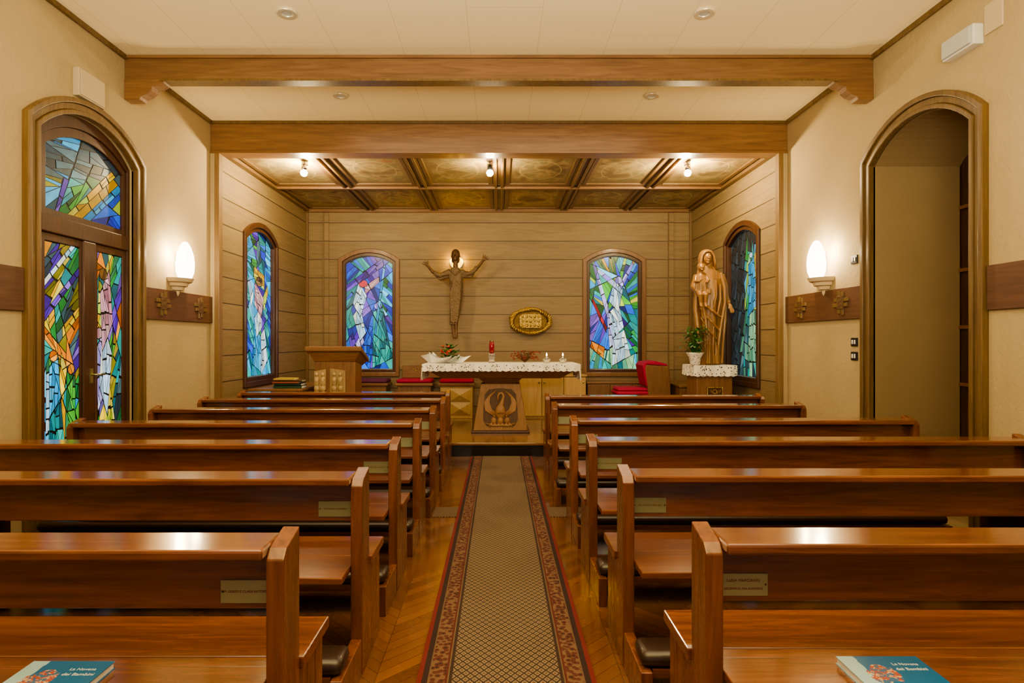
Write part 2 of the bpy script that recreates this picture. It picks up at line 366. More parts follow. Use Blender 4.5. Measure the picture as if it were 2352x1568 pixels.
# trims
k=[0]
def trim(mb,mat=TRIMW,bevel=.004):
    k[0]+=1; return tag(mb.build('trim_%d'%k[0],mat,bevel=bevel),kind='structure')
for s,P,(a,b,c,vs,va) in ((-1,PL,DL),(1,PR,DR)):
    mb=MB()
    for w0,w1,n in ((0,.035,.045),(.035,.085,.03),(.085,.125,.05)):
        mb.ring(P,aloop(a-w1,b+w1,0,vs+w1*.5,va+w1),aloop(a-w0,b+w0,0,vs+w0*.5,va+w0),-.02,n)
    trim(mb,bevel=.006)
for P in (PL,PR): trim(MB().hexa([P(Y0,ZC-.04,0),P(Y1,ZC-.04,0),P(Y1,ZC-.04,.03),P(Y0,ZC-.04,.03),P(Y0,ZC,0),P(Y1,ZC,0),P(Y1,ZC,.03),P(Y0,ZC,.03)]),TRIMW)
for P,segs in ((PL,((Y0,4.205),(5.635,Y1-.01))),(PR,((Y0,4.095),(5.505,Y1-.01)))):
    for a,b in segs:
        mb=MB(); mb.hexa([P(a,1.60,0),P(b,1.60,0),P(b,1.60,.025),P(a,1.60,.025),P(a,1.90,0),P(b,1.90,0),P(b,1.90,.025),P(a,1.90,.025)]); trim(mb,BAND)
for s in (-1,1):
    trim(MB().box(min(s*3.215,s*XW),max(s*3.215,s*XW),Y1-.03,Y1+.02,0,3.54),PLAST,0)
    trim(MB().box(min(s*3.19,s*3.245),max(s*3.19,s*3.245),Y1-.05,Y1+.04,0,3.54),POSTW)
    trim(MB().box(s*2.86-.04,s*2.86+.04,YB-.025,YB,ZP,ZA-.06),WALLP)
    trim(MB().box(s*2.86-.052,s*2.86-.038,YB-.035,YB,ZP,ZA-.06),POSTW)
    trim(MB().box(min(s*3.16,s*XA),max(s*3.16,s*XA),YB-.04,YB,ZP,ZA-.05),POSTW)
    trim(MB().box(min(s*3.13,s*XA),max(s*3.13,s*XA),7.15,YB,ZA-.04,ZA+.03),BEAMY)
trim(MB().box(-XA,XA,YB-.06,YB,ZA-.05,ZA+.03),BEAM)
# coffers
XS=[-3.2,-2.13,-1.07,0,1.07,2.13,3.2]
for x in XS[1:-1]:
    mb=MB().box(x-.08,x+.08,7.15,YB-.05,ZA-.005,ZA+.03); mb.box(x-.06,x-.025,7.15,YB-.05,ZA-.035,ZA-.005); mb.box(x+.025,x+.06,7.15,YB-.05,ZA-.035,ZA-.005); trim(mb,BEAMY)
mb=MB().box(-3.13,3.13,8.55,8.69,ZA-.005,ZA+.03); mb.box(-3.13,3.13,8.59,8.65,ZA-.04,ZA-.005); trim(mb,BEAM)
ordn=['first','second','third','fourth','fifth','sixth','seventh']
for r,(ya,yb) in enumerate(((7.2,8.55),(8.69,10.07))):
    for c in range(6):
        xa,xb=XS[c]+.085,XS[c+1]-.085
        t=thing('painted_panel','faded painted coffer panel, %s from left in the %s row of the alcove ceiling'%(ordn[c],('front','rear')[r]),'ceiling panel',((xa+xb)/2,(ya+yb)/2,ZA),'painted coffer panels of the alcove ceiling')
        B(xa+.05,xb-.05,ya+.05,yb-.05,ZA+.015,ZA+.0535).build('painting',PAINT,t)
        P=lambda u,v,n:(u,v,ZA+.0535-n)
        MB().ring(P,[(xa,ya),(xb,ya),(xb,yb),(xa,yb)],[(xa+.06,ya+.06),(xb-.06,ya+.06),(xb-.06,yb-.06),(xa+.06,yb-.06)],0,.058,True).build('moulding',BEAMY,t,bevel=.008)
# beams
t=thing('ceiling_beam','broad wooden ceiling beam carried on two scrolled corbels','beam',(0,5.42,3.68))
B(-XW,XW,5.37,5.47,3.70,3.905).build('beam',BEAM,t,bevel=.004)
B(-XW,XW,5.35,5.37,3.88,3.905).build('moulding',BEAM,t); B(-2.98,2.98,5.355,5.475,3.68,3.70).build('moulding',TRIMW,t)
for s in (-1,1):
    pr=[(3.3,3.70),(2.93,3.70),(2.955,3.665),(3.0,3.64),(3.05,3.635),(3.06,3.60),(3.10,3.565),(3.15,3.55),(3.165,3.52),(3.3,3.52)]
    MB().prism([(s*a,b) for a,b in pr],lambda a,b,n:(a,n,b),5.365,5.475).build('corbel',BEAM,t,bevel=.004)
t=thing('ceiling_beam','flat wooden beam with plain face above the altar alcove','beam',(0,7.05,3.54))
B(-XW,XW,6.97,7.15,3.56,3.90).build('beam',BEAM,t,bevel=.004); B(-XW,XW,6.95,6.97,3.875,3.905).build('moulding',TRIMW,t); B(-XW,XW,6.955,7.16,3.54,3.56).build('moulding',BEAM,t)
# ------------------------------------------------------------------ stained glass
def clipp(poly,p,n,keep=1):
    out=[]; m=len(poly)
    for i in range(m):
        a,b=poly[i],poly[(i+1)%m]
        da=((a[0]-p[0])*n[0]+(a[1]-p[1])*n[1])*keep; db=((b[0]-p[0])*n[0]+(b[1]-p[1])*n[1])*keep
        if da>=0: out.append(a)
        if (da>0 and db<0) or (da<0 and db>0):
            t=da/(da-db); out.append((a[0]+(b[0]-a[0])*t,a[1]+(b[1]-a[1])*t))
    return out
def area(p): return abs(sum(p[i][0]*p[(i+1)%len(p)][1]-p[(i+1)%len(p)][0]*p[i][1] for i in range(len(p))))/2
def cen(p): return (sum(a[0] for a in p)/len(p),sum(a[1] for a in p)/len(p))
def shards(poly,amin,afn,rng,out):
    A=area(poly)
    if len(poly)<3 or A<1e-5: return
    if A<amin*rng.uniform(.6,2.4): out.append(poly); return
    c=cen(poly); th=afn(c); 
    u=(math.cos(th),math.sin(th)); e1=max(a[0]*u[0]+a[1]*u[1] for a in poly)-min(a[0]*u[0]+a[1]*u[1] for a in poly)
    w=(-u[1],u[0]); e2=max(a[0]*w[0]+a[1]*w[1] for a in poly)-min(a[0]*w[0]+a[1]*w[1] for a in poly)
    nn=w if e2*3.4>e1 else u
    j=rng.gauss(0,.2); nn=(nn[0]*math.cos(j)-nn[1]*math.sin(j),nn[0]*math.sin(j)+nn[1]*math.cos(j))
    p=(c[0]+rng.uniform(-.15,.15)*nn[0]*max(e1,e2)*.5,c[1]+rng.uniform(-.15,.15)*nn[1]*max(e1,e2)*.5)
    for kk in (1,-1): 
        q=clipp(poly,p,nn,kk)
        if len(q)>2: shards(q,amin,afn,rng,out)
def ccw(p):
    s=sum(p[i][0]*p[(i+1)%len(p)][1]-p[(i+1)%len(p)][0]*p[i][1] for i in range(len(p)))
    return p if s>0 else p[::-1]
def cap(a,b,r1,r2):
    dx,dy=b[0]-a[0],b[1]-a[1]; L=math.hypot(dx,dy) or 1; nx,ny=-dy/L,dx/L
    return ccw([(a[0]+nx*r1,a[1]+ny*r1),(b[0]+nx*r2,b[1]+ny*r2),(b[0]-nx*r2,b[1]-ny*r2),(a[0]-nx*r1,a[1]-ny*r1)])
def el(c,rx,ry,n=8): return [(c[0]+rx*math.cos(2*PI*i/n),c[1]+ry*math.sin(2*PI*i/n)) for i in range(n)]
PALS=dict(blue=['1437b8','0e56c8','2070d8','0a2a80'],cyan=['18a4d8','5cc6ea','1488b8','30b0d8'],teal=['0c8a8a','18a89a','0a5c66','2aa898'],green=['1f8f3c','0d5a2c','4cae38','2a7048'],
 yel=['f0c818','f0dc50','d89c10','b8d040'],viol=['4a1a9a','6c40c0','34147a','7c58b8'],white=['cfe6f0','b8d8ea','e6ecd8','a0c8dc'],lil=['a090dc','bcb0e8','8070c4','c8ccf0'],
 red=['b01828','c03040','801020'],brn=['6a4820','8a6a34','4a3018'],org=['e07c10','f09828','b85c10'],dark=['10222c','1a303a','0c161c','24404a'],slate=['2a4a50','3a5c60','1e3a44','507478'],pink=['d89aa4','c8808a','e0b4a8'],grn2=['78b890','98ca90','4c946c'],olive=['8c8420','a89030','6a6418'])
PAL_={k_:[lin(c) for c in v] for k_,v in PALS.items()}
def pane(P,u_of,poly,parent,afn,cfn,figs,amin,seed,n,lw=.0032,name='stained_glass',gain=1.):
    rng=random.Random(seed); W=max(p[0] for p in poly); V0=min(p[1] for p in poly); V1=max(p[1] for p in poly)
    nrm=lambda c:(c[0]/W,(c[1]-V0)/(V1-V0))
    rest=[poly]; res=[]
    for pg,pal in figs:
        pg=ccw([(x*W,V0+y*(V1-V0)) for x,y in pg]); nxt=[]
        be=max(range(len(pg)),key=lambda i:math.dist(pg[i],pg[(i+1)%len(pg)])); a,b=pg[be],pg[(be+1)%len(pg)]; th=math.atan2(b[1]-a[1],b[0]-a[0])
        for cur in rest:
            inside=cur
            for i in range(len(pg)):
                a,b=pg[i],pg[(i+1)%len(pg)]; inside=clipp(inside,a,(-(b[1]-a[1]),b[0]-a[0]),1)
                if len(inside)<3: break
            if len(inside)<3 or area(inside)<1e-5: nxt.append(cur); continue
            for i in range(len(pg)):
                a,b=pg[i],pg[(i+1)%len(pg)]; nv=(-(b[1]-a[1]),b[0]-a[0])
                o_=clipp(cur,a,nv,-1); cur=clipp(cur,a,nv,1)
                if len(o_)>2 and area(o_)>2e-6: nxt.append(o_)
                if len(cur)<3: break
            if len(cur)>2:
                cs=[]; shards(cur,amin*.7,lambda c:th,rng,cs)
                for c_ in cs: res.append((c_,rng.choice(PAL_[pal])))
        rest=nxt
    for r_ in rest:
        cs=[]; shards(r_,amin,lambda c:afn(*nrm(c)),rng,cs)
        for c_ in cs: res.append((c_,rng.choice(PAL_[cfn(*nrm(cen(c_)),rng)])))
    mb=MB(); cols=[]
    for pg,c in res:
        A=area(pg); per=sum(math.dist(pg[i],pg[(i+1)%len(pg)]) for i in range(len(pg)))
        if A<3e-6: continue
        f=max(.3,1-lw/(2*A/per)); cc=cen(pg); b=rng.uniform(.5,1.2)*gain
        fc=mb.face([P(u_of(cc[0]+(p[0]-cc[0])*f),cc[1]+(p[1]-cc[1])*f,n+.002) for p in pg])
        if fc: cols.append(tuple(v*b for v in c))
    o=mb.build(name,GLASS,parent,norm=False)
    ca=o.data.color_attributes.new('Col','FLOAT_COLOR','CORNER')
    for pi,p in enumerate(o.data.polygons):
        for l in p.loop_indices: ca.data[l].color=(*cols[pi],1)
    mb=MB(); mb.prism(poly,lambda a,b,m:P(u_of(a),b,m),n-.012,n); mb.build('lead_came',LEAD,o)
    return o
def stripe(opts,kx,ky,fq,rng,s,t):
    i=int(math.floor((s*kx+t*ky)*fq+rng.uniform(-.25,.25))); return opts[i%len(opts)]
def frame(P,t,a,b,v0,vs,va,w,n0,n1,mat=DARKW,name='frame'):
    return MB().ring(P,aloop(a,b,v0,vs,va),aloop(a+w,b-w,v0+w,vs-w*.6,va-w),n0,n1,True).build(name,mat,t,bevel=.004)
def window(num,P,op,rev,afn,cfn,figs,seed,gain=1.):
    a,b,v0,vs,va=op
    c=P((a+b)/2,v0,0); t=thing('window_%d'%num,None,None,c,kind='structure')
    MB().ring(P,aloop(a-.07,b+.07,v0-.07,vs+.04,va+.07),aloop(a,b,v0,vs,va),-.01,.035,True).build('casing',DARKW if num in(1,4) else MWOODZ,t,bevel=.008)
    frame(P,t,a,b,v0,vs,va,.05,-.06,.01)
    g=.055
    W=b-a-2*g
    pl=[(0,v0+g),(W,v0+g)]+[(p[0]-a-g,p[1]) for p in arc(a+g,b-g,vs-.035,va-g)][::-1]
    u_of=(lambda s:b-g-s) if rev else (lambda s:a+g+s)
    pane(P,u_of,pl,t,afn,cfn,figs,.009,seed,-.04,gain=gain)
    return t
window(1,PAL,WLa,False,lambda s,t:1.9+t*1.2,
 lambda s,t,r:stripe(['cyan','blue','teal','cyan','green','viol','teal','blue'],1,.35,7,r,s,t) if t>.12 else r.choice(['cyan','teal']),
 [(el((.55,.66),.13,.035),'brn'),(cap((.35,.72),(.75,.66),.04,.05),'yel'),(cap((.55,.6),(.5,.45),.18,.14),'pink'),(cap((.5,.45),(.55,.3),.14,.1),'white'),(cap((.3,.52),(.15,.66),.06,.03),'white'),(cap((.5,.3),(.45,.05),.12,.16),'cyan'),(cap((.65,.3),(.75,.05),.1,.14),'white'),(cap((.7,.5),(.88,.62),.05,.03),'yel'),(cap((.55,.78),(.5,.95),.1,.03),'slate')],11,.8)
window(2,PB,WB[0],False,lambda s,t:.9 if s+t<1 else 2.3,
 lambda s,t,r:stripe(['viol','blue','green','viol','blue','teal','blue'],1,-.6,6,r,s,t) if s<.75 or t<.45 else r.choice(['cyan','green','blue','teal','cyan']),
 [(cap((-.05,.70),(.8,.95),.03,.035),'viol'),(el((.36,.76),.1,.035),'red'),(cap((.36,.71),(.22,.52),.11,.10),'white'),(cap((.4,.7),(.72,.80),.035,.025),'pink'),(cap((.82,.9),(.62,.3),.02,.025),'cyan'),(el((.68,.56),.08,.035),'lil'),(cap((.68,.53),(.78,.05),.10,.22),'teal'),(cap((.62,.45),(.4,.05),.07,.12),'blue'),(cap((.22,.52),(.36,.28),.09,.07),'white'),(cap((.36,.28),(.12,.12),.05,.04),'lil'),(cap((.1,.3),(.25,.02),.05,.08),'viol')],22,.85)
window(3,PB,WB[1],False,lambda s,t:math.atan2(t-.55,(s-.5)*.5),
 lambda s,t,r:(r.choice(['green','yel','cyan','green','teal','green','blue']) if t>.5 else (r.choice(['blue','viol','blue','blue']) if s<.45 else (r.choice(['green','teal','viol','teal']) if s>.72 else 'teal')) if t>.16 else r.choice(['cyan','grn2','teal','grn2'])),
 [(el((.60,.79),.075,.035),'lil'),(cap((.55,.74),(.16,.88),.03,.02),'lil'),(cap((.64,.73),(.9,.94),.03,.02),'lil'),(cap((.60,.75),(.50,.55),.10,.11),'white'),(cap((.50,.55),(.60,.32),.11,.12),'white'),(cap((.60,.32),(.66,.07),.12,.2),'white'),(cap((.08,.94),(.38,.5),.025,.04),'lil'),(cap((.38,.5),(.46,.2),.03,.05),'lil'),(cap((.02,.22),(.3,.14),.03,.05),'org'),(cap((.05,.62),(.35,.35),.02,.02),'red')],33,.85)
window(4,PAR,WRa,True,lambda s,t:1.1+s*.7,
 lambda s,t,r:('dark' if s<.5 or t>.86 else r.choice(['yel','teal','green','grn2','cyan'])) if t>.3 else r.choice(['slate','grn2','slate','teal']) if s>.35 else 'dark',
 [(cap((.72,.78),(.8,.45),.1,.14),'cyan'),(cap((.8,.45),(.8,.1),.12,.18),'grn2'),(cap((.9,.8),(.66,.6),.05,.05),'yel'),(el((.72,.82),.06,.02),'white')],44,.6)
# door with stained glass
d=thing('door_1',None,None,(-XW-.05,4.92,0),kind='structure')
MB().ring(PL,aloop(4.34,5.50,0,2.93,3.17),aloop(4.43,5.46,.0,2.90,3.08),-.12,-.03).build('frame',DARKW,d,bevel=.005)
B(-XW-.11,-XW-.02,4.42,5.47,2.20,2.33).build('transom_bar',DARKW,d,bevel=.008)
B(-XW-.10,-XW-.025,4.885,5.035,0,2.2).build('meeting_stile',DARKW,d,bevel=.01)
MB().ring(PL,aloop(4.43,5.46,2.33,2.90,3.08),aloop(4.50,5.42,2.38,2.86,3.005),-.09,-.045,True).build('sash',DARKW,d,bevel=.005)
for a,b in ((4.43,4.90),(5.02,5.46)):
    L=[(a,.02),(a,2.2),(b,2.2),(b,.02)]; I=[(a+.06,.35),(a+.06,2.14),(b-.03 if b<5 else b-.04,2.14),(b-.03 if b<5 else b-.04,.35)]
    MB().ring(PL,L,I,-.09,-.045,True).build('leaf',DARKW,d,bevel=.005)
pl=[(0,2.37),(.92,2.37)]+[(p[0]-4.5,p[1]) for p in arc(4.5,5.42,2.86,3.01)][::-1]
pane(PL,lambda s:4.5+s,pl,d,lambda s,t:.05 if t-s*.5>.25 else .75,
 lambda s,t,r:'slate' if t-s*.25>.42 and not(.2<s<.4 and t>.78) else ('cyan' if t>.78 and s<.4 else stripe(['teal','green','teal','yel','cyan','blue','yel','olive','cyan'],1,-.75,8,r,s,t)),
 [(cap((.15,.0),(.27,.45),.02,.03),'viol'),(cap((.3,.0),(.9,.75),.03,.04),'yel'),(cap((.5,.0),(1.,.6),.04,.04),'cyan'),(el((.98,.0),.2,.22),'blue')],.009,5,-.07,gain=.6)
pl=[(0,.35),(.38,.35),(.38,2.14),(0,2.14)]
pane(PL,lambda s:4.5+s,pl,d,lambda s,t:.9 if t>.4 else 1.3,
 lambda s,t,r:stripe(['viol','olive','yel','teal','green','slate','olive','org','slate'],1.,-1.6,7,r,s,t) if t>.42 else stripe(['cyan','green','teal','yel','teal'],1,.3,6,r,s,t),
 [(cap((-.1,.80),(.9,1.02),.015,.015),'white'),(cap((-.1,.66),(1.1,.92),.018,.018),'viol'),(el((.25,.52),.12,.025),'org'),(cap((.25,.5),(.3,.3),.12,.16),'cyan'),(cap((.3,.3),(.35,.03),.16,.25),'teal'),(cap((.1,.45),(.12,.2),.05,.08),'white'),(el((.75,.46),.1,.025),'org'),(cap((.75,.44),(.72,.1),.12,.16),'green'),(cap((.6,.42),(.45,.5),.05,.04),'yel'),(cap((.0,.62),(.6,.5),.025,.03),'org'),(cap((.5,.62),(1.,.72),.025,.02),'yel')],.0052,6,-.06,gain=.8)
pane(PL,lambda s:5.04+s,pl,d,lambda s,t:1.2,
 lambda s,t,r:stripe(['org','teal','yel','green','teal','viol'],1.,-1.2,6,r,s,t) if t>.6 else stripe(['lil','green','olive','teal','slate','org'],1,-.8,7,r,s,t) if t>.25 else r.choice(['teal','green','cyan','slate']),
 [(el((.35,.9),.14,.03),'brn'),(cap((.4,.87),(.5,.6),.17,.2),'pink'),(cap((.3,.85),(.25,.65),.1,.1),'yel'),(cap((.5,.6),(.35,.3),.18,.16),'white'),(el((.2,.62),.12,.03),'pink'),(cap((.2,.58),(.3,.3),.1,.14),'lil'),(cap((.4,.3),(.5,.06),.2,.3),'yel')],.0052,8,-.06,gain=.75)
MB().tube([(-XW-.02,4.97,1.12),(-XW+.02,4.97,1.12),(-XW+.02,5.07,1.12)],.009).build('handle',BRASS,d,smooth=True)
MB().box(-XW-.03,-XW-.018,4.955,4.985,1.05,1.17).build('handle_plate',BRASS,d)
# ------------------------------------------------------------------ pews
def pew(side,d,xa,xb,label,txt,plate=True):
    s=side; L=lambda a,b:(min(s*a,s*b),max(s*a,s*b))
    t=thing('pew',label,'pew',(s*(xa+xb)/2,d,0),'wooden pews on both sides of the aisle')
    for a in (xa,xb-.05):
        x0,x1=L(a,a+.05)
        MB().prism([(d-.135,0),(d-.135,.785),(d-.11,.812),(d,.84),(d,0)],lambda p,q,n:(n,p,q),x0,x1).build('end_post',PEWZ,t,bevel=.004)
        mb=MB()
        for k_ in range(3): mb.box(x0+.004,x1-.004,d+.003+k_*.083,d+.083+k_*.083,0,.41)
        mb.build('end_panel',PEWZ,t,bevel=.003)
        B(x0+.003,x1-.003,d-.46,d-.138,0,.15).build('kneeler_support',PEWZ,t,bevel=.004)
    x0,x1=L(xa+.05,xb-.05)
    B(x0,x1,d-.165,d+.0,.79,.822).build('ledge',PEWX,t,bevel=.008)
    B(x0,x1,d-.075,d-.05,.625,.79).build('backrest',PEWX,t,bevel=.003)
    B(x0,x1,d-.27,d-.06,.428,.453).build('book_shelf',PEWX,t,bevel=.003)
    sx0,sx1=L(xa-.012,xb+.005)
    MB().box(sx0,sx1,d+.003,d+.275,.41,.448).box(x0,x1,d-.055,d+.003,.41,.448).build('seat',PEWX,t,bevel=.005)
    B(x0,x1,d+.2,d+.22,.30,.41).build('seat_rail',PEWX,t)
    kn=B(x0,x1,d-.44,d-.24,.12,.15).build('kneeler',PEWX,t)
    kx0,kx1=L(xa+.01,xb-.01)
    B(kx0,kx1,d-.44,d-.29,.152,.212).build('kneeler_cushion',LEATH,kn,smooth=True,bevel=.026)
    if plate:
        px0,px1=L(xa+.056,xa+.2)
        pt=B(px0,px1,d-.0785,d-.0752,.643,.708).build('name_plate',PLAQ,t); pt['label']='brass donor plate'
        if txt and d<4:
            rot=Matrix.Rotation(PI/2,3,'X')
            for i,ln in enumerate(txt):
                text(ln,.012 if len(ln)<16 else .0095,pt,INKR,((px0+px1)/2,d-.0792,.676+(len(txt)-1)*.012-i*.024),rot)
        for sx in (px0+.006,px1-.006): MB().ell((sx,d-.079,.676),.003,8).build('screw',INK,pt)
    return t
LW=[(1.82,.595,3.08),(2.68,.57,3.08),(3.54,.568,3.08),(4.40,.556,3.03),(5.27,.538,2.96),(6.13,.53,2.97),(6.93,.55,2.92)]
RW=[(1.87,.59,3.12),(2.74,.53,3.12),(3.65,.52,3.12),(4.55,.525,3.05),(5.6,.48,2.76),(6.5,.487,2.78)]
LL=['left-hand pew nearest the camera, with a booklet on its shelf','left-hand pew second from the camera','left-hand pew third from the camera, in front of the stained glass door','left-hand pew fourth from the camera, its outer end below the stained glass door','left-hand pew fifth from the camera, below the left wall lamp','left-hand pew second from the altar step','left-hand pew closest to the altar and lectern']
RL=['right-hand pew nearest the camera with a two-line brass plate and blue book','right-hand pew second from the camera','right-hand pew third from the camera, running to the arched opening','right-hand pew fourth from the camera','right-hand pew second from the altar step','right-hand pew closest to the altar and the statue']
LT=[['FAM. GUIDO E CLARA BATTISTON'],['GIOVANNI MANFREDI'],['MARIA DEL BALDO']]+[None]*4
RT=[['LUISA MARCIANO','GIUSEPPINA MALANDRINO'],['DLL. ANGELO PAR LEO'],['IN M. AURELIO ANTONIO']]+[None]*3
for (dd,a,b),l,tx in zip(LW,LL,LT): pew(-1,dd,a,b,l,tx,dd<6)
for (dd,a,b),l,tx in zip(RW,RL,RT): pew(1,dd,a,b,l,tx,dd<6)
# booklets
for xc,yc,lab in ((-1.215,1.653,'blue and white booklet lying on the shelf of the nearest left pew'),(1.095,1.68,'blue and white booklet lying on the shelf of the nearest right pew')):
    zz=.4535; t=thing('book',lab,'book',(xc,yc,zz),'blue booklets on the nearest pews')
    B(xc-.113,xc+.113,yc-.09,yc+.09,zz+.003,zz+.019).build('pages',PAPER,t)
    B(xc-.116,xc+.116,yc-.092,yc+.092,zz,zz+.0028).build('back_cover',BOOK,t)
    c=B(xc-.116,xc+.116,yc-.092,yc+.092,zz+.0192,zz+.022).build('front_cover',BOOK,t)
    text('La Novena',.017,c,INKW,(xc+.055,yc+.048,zz+.0223),Matrix.Rotation(0,3,'Z')); text('dei Bambini',.019,c,INKW,(xc+.058,yc+.022,zz+.0223),Matrix.Rotation(0,3,'Z'))
# carpets
tag(B(-.335,.395,1.2,7.33,.006,.014).build('carpet_runner',CARPET),'long aisle runner with diamond pattern and dark red borders','carpet')
tag(B(-.53,.72,4.82,5.10,.0,.006).build('cross_carpet',CARPET2),'short patterned rug lying crosswise under the aisle runner','carpet')
# ------------------------------------------------------------------ altar
t=thing('altar','carved wooden altar table with a bird relief on its pedestal','altar',(.03,8.3,ZP))
xc=.02
B(xc-.39,xc+.39,8.10,8.62,ZP,ZP+.03).build('plinth',DARKW,t,bevel=.006)
ped=MB().frust((xc-.365,xc+.365,8.13,8.6),(xc-.265,xc+.265,8.22,8.56),ZP+.03,.82).build('pedestal',PEDW,t,bevel=.008)
MB().frust((xc-.20,xc+.20,8.26,8.54),(xc-.30,xc+.30,8.2,8.56),.82,.90).build('neck',MWOOD,t,bevel=.006)
MB().frust((xc-.78,xc+.80,8.1,8.66),(-.94,1.0,7.97,8.76),.90,1.015).build('underframe',MWOOD,t,bevel=.006)
B(-.96,1.02,7.95,8.78,1.015,1.09).build('table_top',MWOOD,t,bevel=.008)
def yf(z): return 8.13+(z-.20)/(.62)*.09
mb=MB()
gp=[(-.19,.26),(.19,.26),(.24,.34),(.235,.5),(.215,.68),(.16,.745),(.03,.76),(-.03,.76),(-.16,.745),(-.215,.68),(-.235,.5),(-.24,.34)]
mb.prism(gp,lambda a,z,n:(xc+a*.97,yf(z)-n,z),0,.004).build('relief_ground',GRNDW,ped)
mb=MB()
def rp(pts,r,fl=.6): mb.tube([(xc+a,yf(b)-.012,b) for a,b in pts],r,8,True,fl)
for s in (-1,1):
    for i in range(6):
        o=i*.022
        rp([(s*(.05+o*.3),.42-o*.2),(s*(.12+o*.7),.47),(s*(.155+o*.5),.57),(s*(.14+o*.45),.67-o*.5),(s*(.05+o*1.0),.735-o*1.2)],[.014,.014,.012,.010,.006])
rp([(0,.42),(.0,.52),(.03,.6),(.045,.66),(.02,.70),(-.02,.69),(-.035,.64),(-.03,.58)],[.05,.045,.025,.018,.02,.022,.012,.004])
mb.ell((xc,yf(.45)-.01,.45),(.07,.03,.10))
for a in (-.09,0,.09):
    mb.ell((xc+a,yf(.34),.33),(.04,.025,.05)); mb.ell((xc+a*.9,yf(.40),.395),(.022,.022,.022)); rp([(a*.9,.4),(a*.7,.44)],[.01,.003])
    rp([(a-.02,.30),(a*1.4-.03,.25)],[.02,.006]); rp([(a+.02,.30),(a*1.4+.04,.25)],[.02,.006])
rp([(-.2,.3),(-.1,.27),(0,.275),(.1,.27),(.2,.3)],[.008,.016,.012,.016,.008])
mb.build('bird_relief',CARVW,ped,smooth=True)
def cloth(name,label,x0,x1,y0,y1,z,drop,side=None,parent=None):
    t=thing(name,label,'cloth',((x0+x1)/2,(y0+y1)/2,z))
    B(x0,x1,y0,y1,z+.001,z+.006).build('top',LINEN,t,bevel=.002)
    per=[]; st=.012
    def run(a,b):
        n=max(2,int(math.dist(a,b)/st)); per.extend([(a[0]+(b[0]-a[0])*i/n,a[1]+(b[1]-a[1])*i/n) for i in range(n)])
    c=[(x0,y0),(x1,y0),(x1,y1),(x0,y1)]
    for i in range(4): run(c[i],c[(i+1)%4])
    mb=MB(); rs=[]
    for j in range(5):
        f=j/4; ring=[]
        for i,(x,y) in enumerate(per):
            dx=(1 if x>=x1-1e-6 else -1 if x<=x0+1e-6 else 0); dy=(-1 if y<=y0+1e-6 else 1 if y>=y1-1e-6 else 0)
            o=(.006+.010*math.sin(i*.55)+.006*math.sin(i*.21+1))*f+.003
            dr=drop if not(side and dx!=0) else side
            ring.append((x+dx*o,y+dy*o,z+.005-f*(dr+(.012*abs(math.sin(i*st/.075*PI)) ))))
        rs.append(ring)
    mb.rings(rs,False); mb.build('lace_edge',LACE,t,smooth=True)
    return t
cloth('altar_cloth','white lace-edged cloth spread over the altar table',-1.0,1.06,7.935,8.8,1.09,.085,.2)
# altar objects
t=thing('bouquet','bouquet of red flowers and greenery in white paper at left end of altar','flowers',(-.72,8.3,1.097))
mb=MB()
for i in range(13):
    a=2*PI*i/13+.3; r=R.uniform(.24,.38); c=(-.72+r*math.cos(a)*1.05,8.25+r*math.sin(a)*.6,1.10+R.uniform(.05,.17)); b=a+.45; e=(-.72+r*.7*math.cos(b),8.25+r*.5*math.sin(b),1.10+R.uniform(.05,.13))
    mb.face([(-.72,8.25,1.10),c,e]); a2=a-.4; mb.face([(-.72,8.25,1.10),(-.72+r*.8*math.cos(a2),8.25+r*.5*math.sin(a2),1.105),c])
mb.build('paper_wrap',PAPER,t)
mb=MB()
for i in range(130):
    a=R.uniform(0,2*PI); r=R.uniform(0,.17); b=(-.68+r*math.cos(a),8.28+r*math.sin(a)*.7,1.17+R.uniform(0,.17)-r*.3); mb.leaf(b,(math.cos(a),math.sin(a)*.8-.2,R.uniform(-.1,1)),R.uniform(.05,.1),.04)
mb.build('leaves',LEAF,t)
mb=MB()
for i in range(12):
    a=R.uniform(0,2*PI); r=R.uniform(0,.14); mb.ell((-.68+r*math.cos(a),8.22+r*math.sin(a)*.6,1.22+R.uniform(0,.11)),(.02,.02,.015),8)
mb.build('blossoms',FLRED,t,smooth=True)
t=thing('sanctuary_lamp','tall dark red glass candle lamp standing on the middle of the altar','candle lamp',(-.10,8.45,1.097))
MB().lathe((-.10,8.45,1.097),[(.04,0),(.05,.01),(.035,.03),(.04,.06),(.05,.11),(.045,.125)],20).build('base',CLEAR,t,smooth=True)
MB().lathe((-.10,8.45,1.222),[(.025,0),(.034,.02),(.038,.12),(.028,.16),(.028,.17)],20).build('glass',GLASSR,t,smooth=True)
MB().lathe((-.10,8.45,1.392),[(.032,0),(.032,.012),(.01,.02)],16).build('cap',BRASS,t)
t=thing('dried_arrangement','low arrangement of dried twigs and dark red berries on the altar','plant',(.36,8.5,1.097))
mb=MB(); mb2=MB()
for i in range(70):
    a=R.uniform(0,2*PI); l=R.uniform(.08,.24); e=(.36+l*math.cos(a),8.5+l*math.sin(a)*.5,1.10+R.uniform(.02,.17)*(1-l*1.6)+.03)
    mb.tube([(.36,8.5,1.10),((.36+e[0])/2,(8.5+e[1])/2,e[2]+.01),e],[.003,.002,.001],5)
    mb2.ell(e,.011,6)
mb.build('twigs',TWIG,t); mb2.build('berries',DRY,t)
